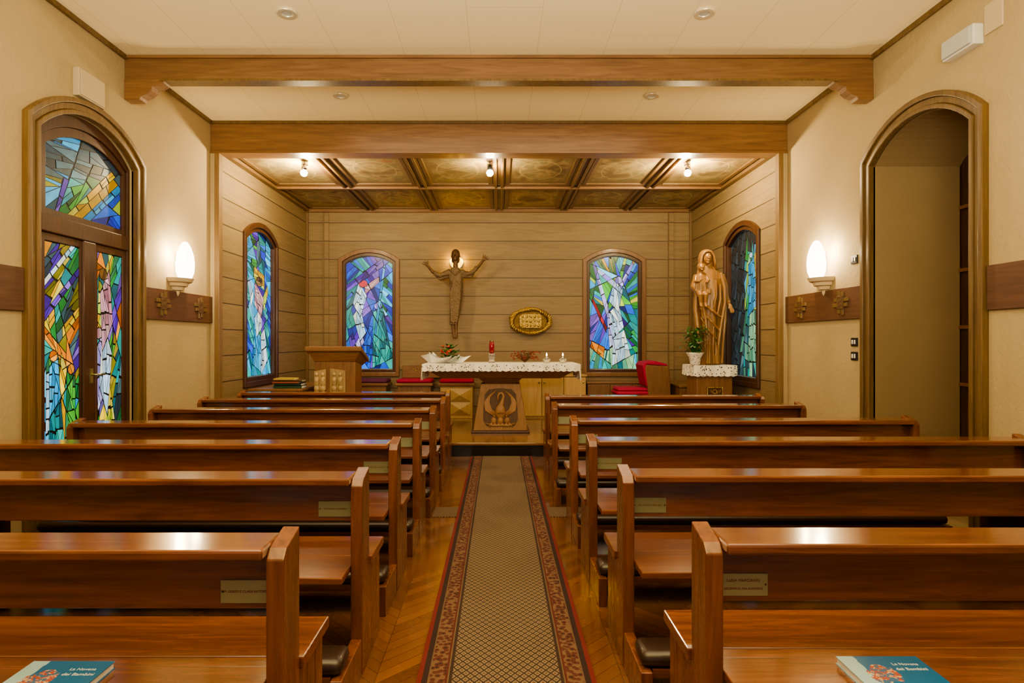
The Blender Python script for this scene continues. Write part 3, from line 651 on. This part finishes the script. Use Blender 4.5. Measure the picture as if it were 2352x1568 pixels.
for x,l in ((.65,'left of the two lit glass candles on the altar'),(.87,'right of the two lit glass candles on the altar')):
    y=8.3; t=thing('candle',l,'candle',(x,y,1.097),'lit glass candles on the altar')
    MB().lathe((x,y,1.097),[(.03,0),(.052,.015),(.055,.04),(.04,.06),(.03,.065)],18).build('holder',CLEAR,t,smooth=True)
    MB().lathe((x,y,1.105),[(.026,0),(.026,.035)],16).build('wax',WAX,t)
    MB().lathe((x,y,1.162),[(.028,0),(.02,.015),(.012,.03)],14).build('collar',CHROME,t,smooth=True)
    MB().lathe((x,y,1.192),[(.002,0),(.010,.012),(.007,.028),(.001,.045)],10).build('flame',FLAME,t,smooth=True)
# ------------------------------------------------------------------ lectern
d0=7.95; t=thing('lectern','wooden lectern with flared reading desk and two pale carved reliefs left of the altar','lectern',(X(768,d0),d0+.2,ZP))
a,b=X(722,d0),X(816,d0); B(a,b,d0,d0+.38,ZP,1.13).build('body',MWOODZ,t,bevel=.01)
B(a-.03,b+.03,d0-.03,d0+.41,ZP,ZP+.08).build('foot',MWOOD,t,bevel=.01)
MB().hexa([(a+.0,d0-.01,1.13),(b,d0-.01,1.13),(b,d0+.4,1.06),(a,d0+.4,1.06),(a-.08,d0-.06,1.27),(b+.08,d0-.06,1.27),(b+.06,d0+.46,1.12),(a-.06,d0+.46,1.12)]).build('neck',MWOOD,t,bevel=.006)
MB().hexa([(a-.10,d0-.09,1.262),(b+.10,d0-.09,1.262),(b+.08,d0+.48,1.11),(a-.08,d0+.48,1.11),(a-.10,d0-.09,1.33),(b+.10,d0-.09,1.33),(b+.08,d0+.48,1.16),(a-.08,d0+.48,1.16)]).build('desk',MWOOD,t,bevel=.012)
REL=wood('pale_relief',(.48,.35,.17),(.32,.21,.09),2,.45,.1,sc=.6)
for xx,w_,tl in ((X(736,d0),.075,.02),(X(776,d0),.10,-.02)):
    mb=MB(); mb.hexa([(xx-w_,d0-.02,.74),(xx+w_,d0-.02,.74+tl),(xx+w_,d0,.74+tl),(xx-w_,d0,.74),(xx-w_,d0-.02,1.02-tl),(xx+w_,d0-.02,1.02+tl*.5),(xx+w_,d0,1.02+tl*.5),(xx-w_,d0,1.02-tl)])
    for i in range(2):
        cx=xx-.04+i*.08; mb.ell((cx,d0-.03,.96),(.022,.022,.028)); mb.ell((cx,d0-.027,.87),(.034,.026,.075)); mb.tube([(cx-.02,d0-.04,.90),(cx+.01,d0-.055,.87),(cx+.03,d0-.045,.91)],.010,6); mb.ell((cx,d0-.025,.78),(.036,.026,.05))
    mb.build('relief',REL,t,bevel=.003)
# side cabinets
def cabinet(name,label,x0,x1,y0,y1,z1,nd,wd=MWOODZ,knob=True,cat='cabinet'):
    t=thing(name,label,cat,((x0+x1)/2,(y0+y1)/2,ZP))
    B(x0,x1,y0+.02,y1,ZP,z1-.03).build('body',wd,t); B(x0-.015,x1+.015,y0-.01,y1,z1-.03,z1).build('top',wd,t,bevel=.004)
    w=(x1-x0)/nd
    for i in range(nd):
        dr=B(x0+i*w+.006,x0+(i+1)*w-.006,y0,y0+.02,ZP+.03,z1-.045).build('door',wd,t,bevel=.004)
        if knob: MB().ell((x0+(i+.12 if i%2 else i+.88)*w,y0-.012,z1-.12),.014,10).build('knob',BRASS,dr,smooth=True)
    return t
cabinet('low_cabinet','low wooden cabinet under the left side window of the alcove, books on it',-3.18,-2.5,7.72,9.0,.79,2)
cabinet('low_cabinet','low wooden cabinet behind the statue under the right alcove wall',2.60,3.18,8.75,9.95,.76,2)
cabinet('credenza','light wooden credenza behind the right half of the altar',.33,1.39,9.72,10.08,.86,3,LWOOD)
cabinet('bench_cabinet','wooden bench cupboard under the right back window',1.42,2.5,9.76,10.08,.745,3,MWOODZ,False)
zc=.79
for i,(w,h,c,l,yy) in enumerate(((.36,.035,(.02,.07,.03),'thick dark green book at the bottom of the stack on the left cabinet',.0),(.34,.03,(.015,.05,.03),'dark green book second from the bottom of the stack on the left cabinet',.01),(.33,.022,(.4,.1,.05),'red book in the stack on the left cabinet',-.01),(.35,.02,(.12,.08,.03),'brown book in the stack on the left cabinet',.01),(.26,.02,(.75,.5,.05),'yellow book on top of the stack on the left cabinet',.0))):
    x0=-2.88+yy; t=thing('book',l,'book',(x0+w/2,7.9,zc),'stacked books on the left cabinet')
    cm=M('book_cloth',c,.5)[0]; MB().box(x0,x0+w,7.78+yy,8.0,zc,zc+.004).box(x0,x0+w,7.78+yy,8.0,zc+h-.004,zc+h).box(x0,x0+w,7.78+yy,7.785+yy,zc,zc+h).build('cover',cm,t); B(x0+.005,x0+w-.005,7.786+yy,7.995,zc+.004,zc+h-.004).build('pages',PAPER,t); zc+=h
# stools behind altar
for i,(a,b,m,l) in enumerate(((-2.31,-1.76,PURF,'wooden box stool with a dark purple cushion beside the lectern'),(-1.64,-1.05,REDF,'wooden box stool with red cushion and low carved back behind the altar'),(-.96,-.39,REDF,'wooden box stool with red cushion and pyramid panel close behind the altar pedestal'))):
    t=thing('stool',l,'stool',((a+b)/2,9.85,ZP),'cushioned stools along the back wall')
    B(a+.03,b-.03,9.66,10.04,ZP,.69).build('body',LWOOD if i==2 else MWOODZ,t,bevel=.005); B(a,b,9.63,10.06,.69,.73).build('rim',MWOOD,t,bevel=.005)
    B(a+.015,b-.015,9.64,10.05,.73,.79).build('cushion',m,t,smooth=True,bevel=.025)
    mx=(a+b)/2+.06
    for q in range(2):
        z0=.22+q*.22
        if i==2 or q==0:
            mb=MB(); A=[(mx-.17,9.655,z0),(mx+.17,9.655,z0),(mx+.17,9.655,z0+.2),(mx-.17,9.655,z0+.2)]
            for j in range(4): mb.face([A[j],A[(j+1)%4],(mx,9.61,z0+.1)])
            mb.build('pyramid_panel',LWOOD,t)
    if i==1:
        bk=B(a+.05,b+.1,10.05,10.09,.79,1.0).build('backrest',MWOOD,t,bevel=.005)
        mb=MB()
        for q in range(4): mb.tube([((a+.2+q*.09)+.03*math.cos(w_),10.045,.93+.03*math.sin(w_)) for w_ in [j*.8 for j in range(8 if q%2 else 5)]],.006,6)
        mb.build('carving',GOLDP,bk)
# celebrant chair
x0,x1=1.72,2.5; yc=9.15; t=thing('celebrant_chair','wooden chair with magenta cushions turned sideways right of the altar','chair',(2.1,yc,ZP))
MB().prism([(x1-.30,.5),(x1-.36,1.0),(x1-.34,1.05),(x1-.02,1.02),(x1,.98),(x1+.03,ZP),(x1-.2,ZP),(x1-.2,.5)],lambda a,b,n:(a,n,b),yc-.235,yc+.235).build('back',MWOODZ,t,bevel=.01)
MB().box(x0+.02,x1-.22,yc-.22,yc+.22,.52,.60).box(x0+.04,x0+.1,yc-.2,yc-.14,ZP,.52).box(x0+.04,x0+.1,yc+.14,yc+.2,ZP,.52).build('seat_frame',MWOODZ,t,bevel=.005)
B(x0,x1-.28,yc-.23,yc+.23,.60,.66).build('seat_cushion',REDF,t,smooth=True,bevel=.03); B(x0+.02,x1-.30,yc-.21,yc+.21,.66,.71).build('seat_cushion',REDF,t,smooth=True,bevel=.025)
MB().prism([(x1-.34,.73),(x1-.40,1.04),(x1-.36,1.09),(x1-.2,1.105),(x1-.04,1.06),(x1-.03,1.03),(x1-.34,1.055),(x1-.31,.73)],lambda a,b,n:(a,n,b),yc-.23,yc+.23).build('back_cushion',REDF,t,bevel=.01)
# ------------------------------------------------------------------ hanging figure
cx=X(1047,9.95); cy=9.89; t=thing('risen_figure','bronze robed man with outspread raised arms mounted on the back wall','sculpture',(cx,cy,1.43))
g=lambda x,y,z:(cx+x,cy+y,z)
AR=((-1,(-.25,-.02,2.46),(-.37,-.04,2.52),(-.435,-.06,2.60)),(1,(.25,-.02,2.50),(.37,-.04,2.60),(.445,-.06,2.69)))
mb=MB(); mb.loft([(*g(-.035,0,1.66),.062,.05,.1,7),(*g(-.02,0,1.8),.075,.055,.1,7,.3),(*g(0,0,2.0),.095,.06,.1,7,.6),(*g(.01,0,2.2),.106,.065,.08,7,.9),(*g(.01,0,2.38),.106,.068,.05,7,1.2),(*g(0,0,2.50),.12,.07,.02,7,1.4),(*g(0,0,2.55),.10,.06),(*g(0,0,2.59),.05,.045)],56)
for s,e,w,h in AR:
    mb.tube([g(s*.08,0,2.52),g(s*.17,-.01,2.49),g(*e),g(w[0]*.93,w[1],w[2]-.015)],[.058,.044,.044,.042],14,True,.8)
    mb.tube([g(s*.12,0,2.46),g(e[0],0,e[2]-.05),g(w[0]*.85,-.02,w[2]-.07)],[.042,.034,.016],10,True,.7)
for q in range(9):
    xx=-.09+q*.022; mb.tube([g(xx*1.1,-.06,2.42),g(xx*.9,-.066,2.1),g(xx*.6-.02,-.056,1.70)],[.004,.008,.007],6)
mb.tube([g(-.09,-.05,2.55),g(0,-.078,2.46),g(.09,-.05,2.55)],.012,8)
mb.build('robe',BRONZER,t,smooth=True,remesh=.0065)
mb=MB()
mb.tube([g(0,0,1.72),g(0,0,2.50),g(0,0,2.56),g(0,-.01,2.70)],[.04,.06,.042,.036],12); mb.ell(g(0,-.02,2.785),(.062,.074,.098)); mb.ell(g(0,-.075,2.73),(.03,.03,.045)); mb.ell(g(0,.01,2.81),(.07,.075,.08))
mb.tube([g(0,-.095,2.80),g(0,-.115,2.765)],[.008,.014],8)
for s in (-1,1): mb.ell(g(s*.062,-.01,2.77),(.012,.02,.025),8); mb.tube([g(s*.012,-.090,2.812),g(s*.042,-.08,2.808)],.008,6); mb.ell(g(s*.038,.01,2.72),(.03,.04,.06),8)
for s,e,w,h in AR:
    W=Vector(w);Hd=Vector(h); dr=(Hd-W).normalized(); dr=(dr+Vector((s*.15,0,.3))).normalized(); sd=Vector((dr.z,0,-dr.x))
    mb.tube([g(0,0,2.5),g(*e),g(*W),g(*Hd)],[.04,.033,.028,.02],10); mb.tube([g(*Hd),g(*(Hd+dr*.03)),g(*(Hd+dr*.055))],[.02,.03,.026],10,True,.5)
    for f in range(4):
        o=(f-1.5)*.018; ln=(.05,.062,.06,.046)[f]; p=Hd+dr*.05+sd*o; q=p+dr*ln+sd*o*1.1
        mb.tube([g(*p),g(*((p+q)/2+Vector((0,-.004,0)))),g(*q)],[.0085,.008,.0065],7)
    p=Hd+dr*.015; mb.tube([g(*p),g(*(p-sd*s*.035+dr*.03)),g(*(p-sd*s*.045+dr*.05))],[.010,.009,.007],7)
for s in (-1,1): mb.tube([g(-.02+s*.03,0,1.76),g(-.015+s*.026,-.01,1.58),g(-.01+s*.022,-.03,1.52),g(s*.018,-.045,1.44)],[.036,.024,.026,.018],9)
mb.build('body',BRONZE,t,smooth=True,remesh=.0055)
MB().tube([(cx,cy+.02,2.3),(cx,YB+.004,2.3)],.02).build('wall_fixing',BRONZE,t)
t=thing('halo_lamp','small yellow lamp glowing behind the head of the bronze figure','lamp',(cx,YB-.04,2.6))
MB().prism(el((cx,2.70),.10,.10,24),lambda a,b,n:(a,n,b),YB-.03,YB-.0).build('diffuser',YEL,t)
MB().ring(lambda u,v,n:(u,YB-n,v),el((cx,2.70),.11,.11,24),el((cx,2.70),.10,.10,24),0,.03,True).build('rim',BRASS,t)
# tabernacle
tx,tz=X(1219,9.95),Z(737,9.95); t=thing('tabernacle','oval golden tabernacle with braided rim and relief door on the back wall','tabernacle',(tx,YB-.1,tz-.22))
MB().rings([[(tx+.30*f*math.cos(a),y,tz+.19*f*math.sin(a)) for a in [2*PI*i/48 for i in range(48)]] for f,y in ((1,YB+.004),(1.0,YB-.07),(.9,YB-.09))]).build('dish',GOLDD,t,smooth=False)
mb=MB()
for q in range(4):
    pts=[]
    for i in range(201):
        a=2*PI*i/200; ph=a*11+q*2*PI/4; rr=1+.085*math.cos(ph)+.03*math.sin(a*5+q); pts.append((tx+.315*rr*math.cos(a),YB-.11+.03*math.sin(ph),tz+.195*rr*math.sin(a)))
    mb.tube(pts,.016,7)
mb.build('braided_rim',GOLD,t,smooth=True)
MB().prism([(tx-.18,tz-.075),(tx-.15,tz-.115),(tx+.155,tz-.12),(tx+.185,tz-.08),(tx+.18,tz+.08),(tx+.15,tz+.12),(tx-.15,tz+.115),(tx-.185,tz+.07)],lambda a,b,n:(a,n,b),YB-.16,YB-.085).build('door',GOLDP,t,bevel=.01)
mb=MB()
for i in range(15):
    xx=tx-.13+(i%5)*.065; zz=tz-.07+(i//5)*.07; mb.ell((xx,YB-.16,zz),(R.uniform(.015,.028),.014,R.uniform(.015,.03)),8)
mb.build('door_relief',GOLD,t,smooth=True)
# ------------------------------------------------------------------ statue
sx,sy=X(1629,8.05),8.05; zb=1.085
t=thing('statue_pedestal','square wooden pedestal carrying the statue, small gilt emblem on its front','pedestal',(sx,sy,ZP))
B(sx-.23,sx+.23,sy-.2,sy+.22,ZP,1.05).build('body',MWOODZ,t,bevel=.008); B(sx-.26,sx+.26,sy-.23,sy+.24,1.05,zb-.008).build('top',MWOOD,t,bevel=.005)
pq=B(sx-.105,sx+.105,sy-.21,sy-.2,.68,.81).build('emblem_plaque',DARKW,t,bevel=.003)
mb=MB(); Pq=lambda u,v,n:(sx+u,sy-.21-n,v)
mb.ring(Pq,[(-.1,.685),(.1,.685),(.1,.805),(-.1,.805)],[(-.09,.695),(.09,.695),(.09,.795),(-.09,.795)],0,.006,True)
mb.ring(Pq,el((0,.745),.03,.03,16),el((0,.745),.02,.02,16),0,.006,True)
for s in (-1,1): mb.tube([Pq(s*.07,.77,.004),Pq(s*.055,.72,.004),Pq(s*.045,.77,.004),Pq(s*.032,.72,.004)],.004,6)
mb.build('emblem',GOLD,pq)
cloth('pedestal_cloth','white crocheted cloth under the wooden statue',sx-.275,sx+.275,sy-.245,sy+.25,zb-.008,.13)
t=thing('statue','carved wooden statue of a veiled woman holding a child on her arm','statue',(sx,sy,zb))
g=lambda x,y,z:(sx+x,sy+y,zb+z)
mb=MB()
mb.loft([(*g(0,.02,0),.145,.13,.05,8),(*g(0,.02,.03),.15,.135,.06,8),(*g(.0,.02,.25),.15,.13,.09,8,.2),(*g(.0,.02,.5),.168,.135,.09,8,.5),(*g(.0,.02,.75),.19,.145,.08,8,.8),(*g(.01,.02,.98),.195,.145,.05,8,1),(*g(.01,.02,1.13),.178,.135,.03,8,1.2),(*g(.0,.02,1.23),.14,.11,.01,8),(*g(-.02,.01,1.30),.085,.085),(*g(-.03,.0,1.36),.07,.08)],56)
mb.loft([(*g(.0,.04,1.10),.17,.12),(*g(-.01,.04,1.24),.135,.11),(*g(-.025,.03,1.32),.11,.10),(*g(-.035,.02,1.40),.105,.10),(*g(-.035,.01,1.46),.096,.095),(*g(-.035,.01,1.50),.07,.075),(*g(-.035,.01,1.52),.03,.03)],32)
for pts,r in (([(.12,-.09,1.2),(.15,-.14,1.0),(.15,-.15,.8),(.10,-.17,.55),(.06,-.17,.25),(.05,-.155,.02)],[.02,.022,.02,.018,.016,.02]),([(-.13,-.1,.85),(-.10,-.155,.6),(-.08,-.17,.3),(-.08,-.155,.02)],[.02,.018,.016,.02]),([(.17,-.05,1.1),(.19,-.07,.85),(.175,-.09,.6),(.15,-.09,.3),(.135,-.08,.02)],[.03,.03,.024,.018,.02]),([(-.14,-.10,.84),(-.02,-.18,.70),(.09,-.17,.62)],[.02,.02,.012]),([(-.15,-.09,.75),(-.03,-.18,.56),(.07,-.17,.45)],[.016,.016,.012]),([(-.14,-.09,.62),(-.04,-.172,.42),(.04,-.17,.34)],[.014,.015,.010]),([(0,-.165,.5),(-.01,-.172,.25),(0,-.165,.02)],[.011,.014,.016]),([(.03,-.16,.3),(.025,-.16,.02)],[.008,.012]),([(-.045,-.16,.35),(-.05,-.16,.02)],[.008,.014]),([(-.18,-.03,.95),(-.19,-.05,.7),(-.16,-.08,.35),(-.145,-.07,.02)],[.034,.03,.022,.02]),([(.1,-.12,1.05),(.09,-.16,.85),(.05,-.172,.66)],[.012,.015,.01]),([(.05,-.12,1.1),(.04,-.15,.9),(.0,-.17,.74)],[.010,.012,.008])):
    mb.tube([g(*p) for p in pts],r,8)
mb.tube([g(.15,0,1.18),g(.19,-.02,1.02),g(.195,-.06,.88),g(.215,-.11,.80)],[.058,.056,.044,.03],12); mb.tube([g(.16,-.02,.95),g(.19,-.05,.8),g(.18,-.07,.62)],[.055,.045,.02],10)
mb.tube([g(.215,-.11,.80),g(.23,-.14,.76),g(.236,-.15,.73)],[.022,.026,.022],10,True,.6)
for f in range(4):
    o=(f-1.5)*.013; mb.tube([g(.234+o,-.15,.735),g(.24+o*1.1,-.165,.70),g(.24+o*1.1,-.165,.675-.004*(f==1))],[.009,.0085,.007],7)
mb.tube([g(.212,-.13,.76),g(.202,-.155,.73)],[.010,.008],7)
mb.tube([g(-.15,0,1.17),g(-.20,-.03,1.02),g(-.17,-.12,.95),g(-.08,-.19,.95)],[.06,.06,.05,.03],12)
for f in range(4): mb.tube([g(-.10,-.19,.98-f*.017),g(-.07,-.215,.98-f*.017),g(-.045,-.21,.975-f*.017)],[.010,.009,.008],7)
mb.build('draped_body',STATUE,t,smooth=True,remesh=.0055)
hd=MB(); hc=(-.045,-.062,1.395)
hd.ell(g(*hc),(.056,.064,.080)); hd.ell(g(hc[0],hc[1]-.03,hc[2]-.058),(.026,.03,.025)); hd.tube([g(hc[0],hc[1]-.055,hc[2]+.02),g(hc[0],hc[1]-.083,hc[2]-.012)],[.006,.011],8)
hd.ell(g(hc[0],hc[1]-.062,hc[2]-.035),(.016,.009,.006),8)
for s in (-1,1): hd.tube([g(hc[0]+s*.01,hc[1]-.062,hc[2]+.022),g(hc[0]+s*.04,hc[1]-.048,hc[2]+.018)],.007,6); hd.ell(g(hc[0]+s*.024,hc[1]-.056,hc[2]+.004),(.011,.008,.006),8)
hd.tube([g(-.04,-.02,1.28),g(hc[0],hc[1]+.01,1.36)],[.045,.04],10)
hd.build('face',STATUE,t,smooth=True,remesh=.0045)
fr=MB(); fr.tube([g(.06,-.06,1.24),g(.048,-.08,1.36),g(.030,-.085,1.43),g(-.005,-.09,1.475),g(-.045,-.095,1.488),g(-.085,-.09,1.475),g(-.118,-.08,1.43),g(-.13,-.07,1.36),g(-.125,-.06,1.24)],.018,8)
fr.build('veil_edge',STATUE,t,smooth=True)
ch=MB(); q=lambda x,y,z:g(-.155+x,-.14+y,z+.06)
ch.loft([(*q(0,0,.82),.055,.05,.05,6),(*q(0,-.01,.9),.08,.07,.06,6,.4),(*q(0,-.01,1.02),.070,.062,.04,6,.8),(*q(0,0,1.1),.058,.05),(*q(0,0,1.13),.03,.03)],24)
ch.tube([q(0,0,1.12),q(0,0,1.17)],.025,8); ch.ell(q(0,-.01,1.205),(.045,.05,.055)); ch.ell(q(0,.005,1.218),(.05,.05,.05)); ch.tube([q(0,-.055,1.21),q(0,-.07,1.195)],[.005,.008],6); ch.ell(q(0,-.052,1.172),(.018,.014,.012),8)
for s in (-1,1): ch.ell(q(s*.018,-.053,1.212),(.008,.007,.006),6)
ch.tube([q(-.06,0,1.09),q(-.085,-.04,1.02),q(-.05,-.09,1.02),q(-.02,-.1,1.05)],[.026,.023,.018,.013],8); ch.tube([q(.06,0,1.09),q(.08,-.05,1.03),q(.04,-.09,1.0)],[.026,.023,.014],8)
for s in (-1,1): ch.tube([q(s*.03,-.03,.88),q(s*.035,-.09,.84),q(s*.03,-.08,.74),q(s*.03,-.10,.70),q(s*.03,-.13,.69)],[.04,.034,.022,.02,.012],8)
ch.build('child_figure',STATUE,t,smooth=True,remesh=.005)
# potted plant
px_,py_=2.53,7.865
zt=zb-.001
t=thing('potted_plant','leafy green plant with white blooms in a lace-wrapped pot beside the statue','plant',(px_,py_,zt))
MB().lathe((px_,py_,zt),[(.05,0),(.062,.02),(.075,.10),(.10,.14),(.115,.165),(.10,.15),(.07,.13)],28).build('pot_wrap',LACE,t,smooth=True)
MB().lathe((px_,py_,zt+.001),[(.045,0),(.06,.12),(.02,.125)],20).build('pot',PAPER,t,smooth=True)
mb=MB(); sm=MB(); bl=MB()
for i in range(80):
    a=R.uniform(0,2*PI); r=R.uniform(.02,.15); z=R.uniform(.17,.50); b=(px_+r*math.cos(a)-.02,py_-.05+r*math.sin(a)*.4,zt+z)
    sm.tube([(px_,py_,zt+.12),((px_+b[0])/2,(py_+b[1])/2,zt+z*.7),b],[.004,.003,.002],5)
    mb.leaf(b,(math.cos(a),min(.1,math.sin(a)-.4),R.uniform(-.2,.6)),R.uniform(.07,.10),R.uniform(.045,.065),.8)
for i in range(8):
    a=R.uniform(0,2*PI); b=(px_+.12*math.cos(a),py_-.13,zt+R.uniform(.25,.52)); bl.leaf(b,(math.cos(a),-.5,.4),.07,.055,.4)
mb.build('leaves',LEAFD,t); sm.build('stems',LEAF,t); bl.build('blooms',FLWH,t)
# ------------------------------------------------------------------ wall things
def sconce(s,yc,label):
    t=thing('wall_lamp',label,'wall lamp',(s*XW,yc,1.85),'plaster uplight wall lamps'); x=s*(XW-.002)
    a0,a1=(-PI/2,PI/2) if s<0 else (PI/2,3*PI/2)
    z0=2.03
    MB().lathe((x,yc,z0),[(.001,-.19),(.02,-.185),(.035,-.15),(.04,-.125),(.07,-.118),(.082,-.085),(.11,-.078),(.12,-.048),(.15,-.036),(.17,.0),(.158,.0),(.11,-.03),(.02,-.05)],24,a0,a1).build('bowl',PLASB,t,smooth=False)
    MB().lathe((x-s*.095,yc,z0-.02),[(.03,0),(.065,.03),(.085,.09),(.09,.17),(.08,.26),(.055,.34),(.025,.39),(.002,.40)],24).build('wall_glow_body',WGLOW,t,smooth=True)  # added glowing body, stands for the bright patch on the wall above the bowl
    for dy in (-.14,.14):
        l=bpy.data.lights.new('lamp_light','POINT'); l.energy=17; l.color=(1,.78,.42); l.shadow_soft_size=.03
        o=bpy.data.objects.new('lamp_light',l); C.objects.link(o); o.location=(x-s*.12,yc+dy,z0+.24)
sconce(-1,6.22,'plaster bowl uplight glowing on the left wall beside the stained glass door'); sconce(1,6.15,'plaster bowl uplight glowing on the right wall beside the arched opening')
for s,yc,l in ((-1,5.94,'small cross plaque on left wall band, nearer the stained glass door'),(-1,6.68,'small cross plaque on left wall band, nearer the alcove'),(1,6.62,'small cross plaque on right wall band, nearer the alcove'),(1,5.83,'small cross plaque on right wall band, nearer the arched opening')):
    P=PL if s<0 else PR
    t=thing('station_cross',l,'cross',P(yc,1.63,.03),'cross plaques on the wall bands')
    def hx(m,u0,u1,v0,v1,n0,n1): return m.hexa([P(u0,v0,n0),P(u1,v0,n0),P(u1,v1,n0),P(u0,v1,n0),P(u0,v0,n1),P(u1,v0,n1),P(u1,v1,n1),P(u0,v1,n1)])
    m=MB(); hx(m,yc-.05,yc-.005,1.64,1.86,.0,.036)
    for a_ in ((yc+.005,yc+.05,1.655,1.875),(yc-.13,yc+.11,1.77,1.805),(yc-.11,yc+.13,1.72,1.755)): hx(m,*a_,.0,.038)
    m.build('cross',TRIMW,t,bevel=.002); hx(MB(),yc-.055,yc+.055,1.70,1.825,.036,.042).build('medallion',BRONZE,t,bevel=.002)
def wbox(name,label,cat,P,u0,u1,v0,v1,n,mat,children=()):
    t=thing(name,label,cat,P((u0+u1)/2,v0,0))
    MB().hexa([P(u0,v0,-.003),P(u1,v0,-.003),P(u1,v1,-.003),P(u0,v1,-.003),P(u0,v0,n),P(u1,v0,n),P(u1,v1,n),P(u0,v1,n)]).build('body',mat,t,bevel=.006)
    for nm,a,b,c,d_,n0,n1,m_ in children: MB().hexa([P(a,c,n0),P(b,c,n0),P(b,d_,n0),P(a,d_,n0),P(a,c,n1),P(b,c,n1),P(b,d_,n1),P(a,d_,n1)]).build(nm,m_,t,bevel=.004)
    return t
wbox('junction_box','cream junction box high on the left wall above the stained glass door','box',PL,4.72,5.03,3.30,3.52,.05,CREAMB,[('cover',4.73,5.02,3.31,3.51,.05,.058,CREAMB)])
wbox('emergency_light','white emergency light high on the right wall','emergency light',PR,4.15,4.44,3.42,3.56,.07,WHITE,[('diffuser',4.165,4.425,3.43,3.55,.07,.09,GREYP)])
wbox('wall_cover','flat cream cover plate beside the emergency light on the right wall','cover plate',PR,3.98,4.135,3.46,3.66,.012,CREAMB)
for i,(v,l) in enumerate(((2.15,'black wall switch at lamp height beside the arched opening'),(1.385,'upper of the two black switches below the right wall band'),(1.255,'lower of the two black switches below the right wall band'))):
    wbox('wall_switch',l,'switch',PR,5.60,5.70,v-.04,v+.04,.012,BLACK,[('rocker',5.62,5.642,v-.02,v+.02,.012,.017,WHITE),('rocker',5.658,5.68,v-.02,v+.02,.012,.017,WHITE)])
# ceiling recessed lights
for x,y,l in ((-1.62,4.66,'left recessed crystal ceiling spot in front of the corbelled beam'),(1.57,4.66,'right recessed crystal ceiling spot in front of the corbelled beam'),(-1.62,6.23,'left recessed crystal ceiling spot between the two beams'),(1.56,6.23,'right recessed crystal ceiling spot between the two beams')):
    t=thing('recessed_spot',l,'ceiling light',(x,y,ZC),'recessed crystal ceiling spots')
    MB().ring(lambda u,v,n:(x+u,y+v,ZC-n),el((0,0),.075,.075,16),el((0,0),.04,.04,16),0,.02,True).build('crystal_rim',CRYST,t,bevel=.004)
    MB().lathe((x,y,ZC-.012),[(.04,0),(.04,.011),(.01,.012)],16).build('lens',GREYP,t)
# alcove spots
for x,y,z,e,l in ((X(700,7.45),7.45,3.50,120,'lit ceiling spotlight at the left of the alcove ceiling'),(-.11,7.45,3.50,40,'lit ceiling spotlight in the middle of the alcove ceiling'),(X(1578,7.45),7.45,3.50,120,'lit ceiling spotlight at the right of the alcove ceiling')):
    t=thing('ceiling_spotlight',l,'spotlight',(x,y,ZA+.02),'spotlights behind the alcove beam')
    MB().lathe((x,y,3.545),[(.04,0),(.04,.035)],16).build('mount',CHROME,t)
    MB().tube([(x,y,3.55),(x,y-.02,3.52)],.008,8).build('arm',CHROME,t)
    MB().lathe((x,y-.03,3.45),[(.028,.02),(.033,.06),(.03,.085),(.012,.09)],16).build('housing',BLACK if x>-.5 and x<.5 else CHROME,t,smooth=True)
    MB().ell((x,y-.03,3.44),(.042,.042,.042)).build('bulb',BULB,t,smooth=True)
    lt=bpy.data.lights.new('spot_light','POINT'); lt.energy=e; lt.color=(1,.77,.40); lt.shadow_soft_size=.05
    o=bpy.data.objects.new('spot_light',lt); C.objects.link(o); o.location=(x,y+.04,3.40)
for dx in (-.14,.14):
    lt=bpy.data.lights.new('halo_light','POINT'); lt.energy=5; lt.color=(1,.55,.02); lt.shadow_soft_size=.03
    o=bpy.data.objects.new('halo_light',lt); C.objects.link(o); o.location=(cx+dx*.6,YB-.075,2.73)
# ------------------------------------------------------------------ lights
def alight(name,loc,rot,sx_,sy_,e,c):
    l=bpy.data.lights.new(name,'AREA'); l.shape='RECTANGLE'; l.size=sx_; l.size_y=sy_; l.energy=e; l.color=c
    o=bpy.data.objects.new(name,l); C.objects.link(o); o.location=loc; o.rotation_euler=rot; return o
alight('nave_fill_down',(0,2.6,3.85),(0,0,0),4.5,2.5,50,(1,.88,.66))  # added overhead fill out of view, not a fitting of the nave
alight('nave_fill_up',(0,.2,2.1),(PI*.86,0,0),3,1.2,430,(1,.87,.60))  # added unseen fill aimed up to brighten the ceiling
alight('nave_fill_mid',(0,6.2,3.84),(0,0,0),3.5,.8,25,(1,.86,.6))  # added fill for the strip between the two beams, not a fitting
w=bpy.data.worlds.new('world'); bpy.context.scene.world=w; w.use_nodes=True
bg=w.node_tree.nodes['Background']; bg.inputs[0].default_value=(1,.9,.76,1); bg.inputs[1].default_value=.38
try: bpy.context.scene.view_settings.look='AgX - Medium High Contrast'
except Exception: pass
# camera
cam=bpy.data.cameras.new('camera'); co=bpy.data.objects.new('camera',cam); C.objects.link(co)
co.location=(0,0,H); co.rotation_euler=(PI/2,0,0); cam.sensor_width=36; cam.lens=F/2352*36; cam.shift_x=(1176-VX)/2352; cam.shift_y=0; cam.clip_start=.05
bpy.context.scene.camera=co
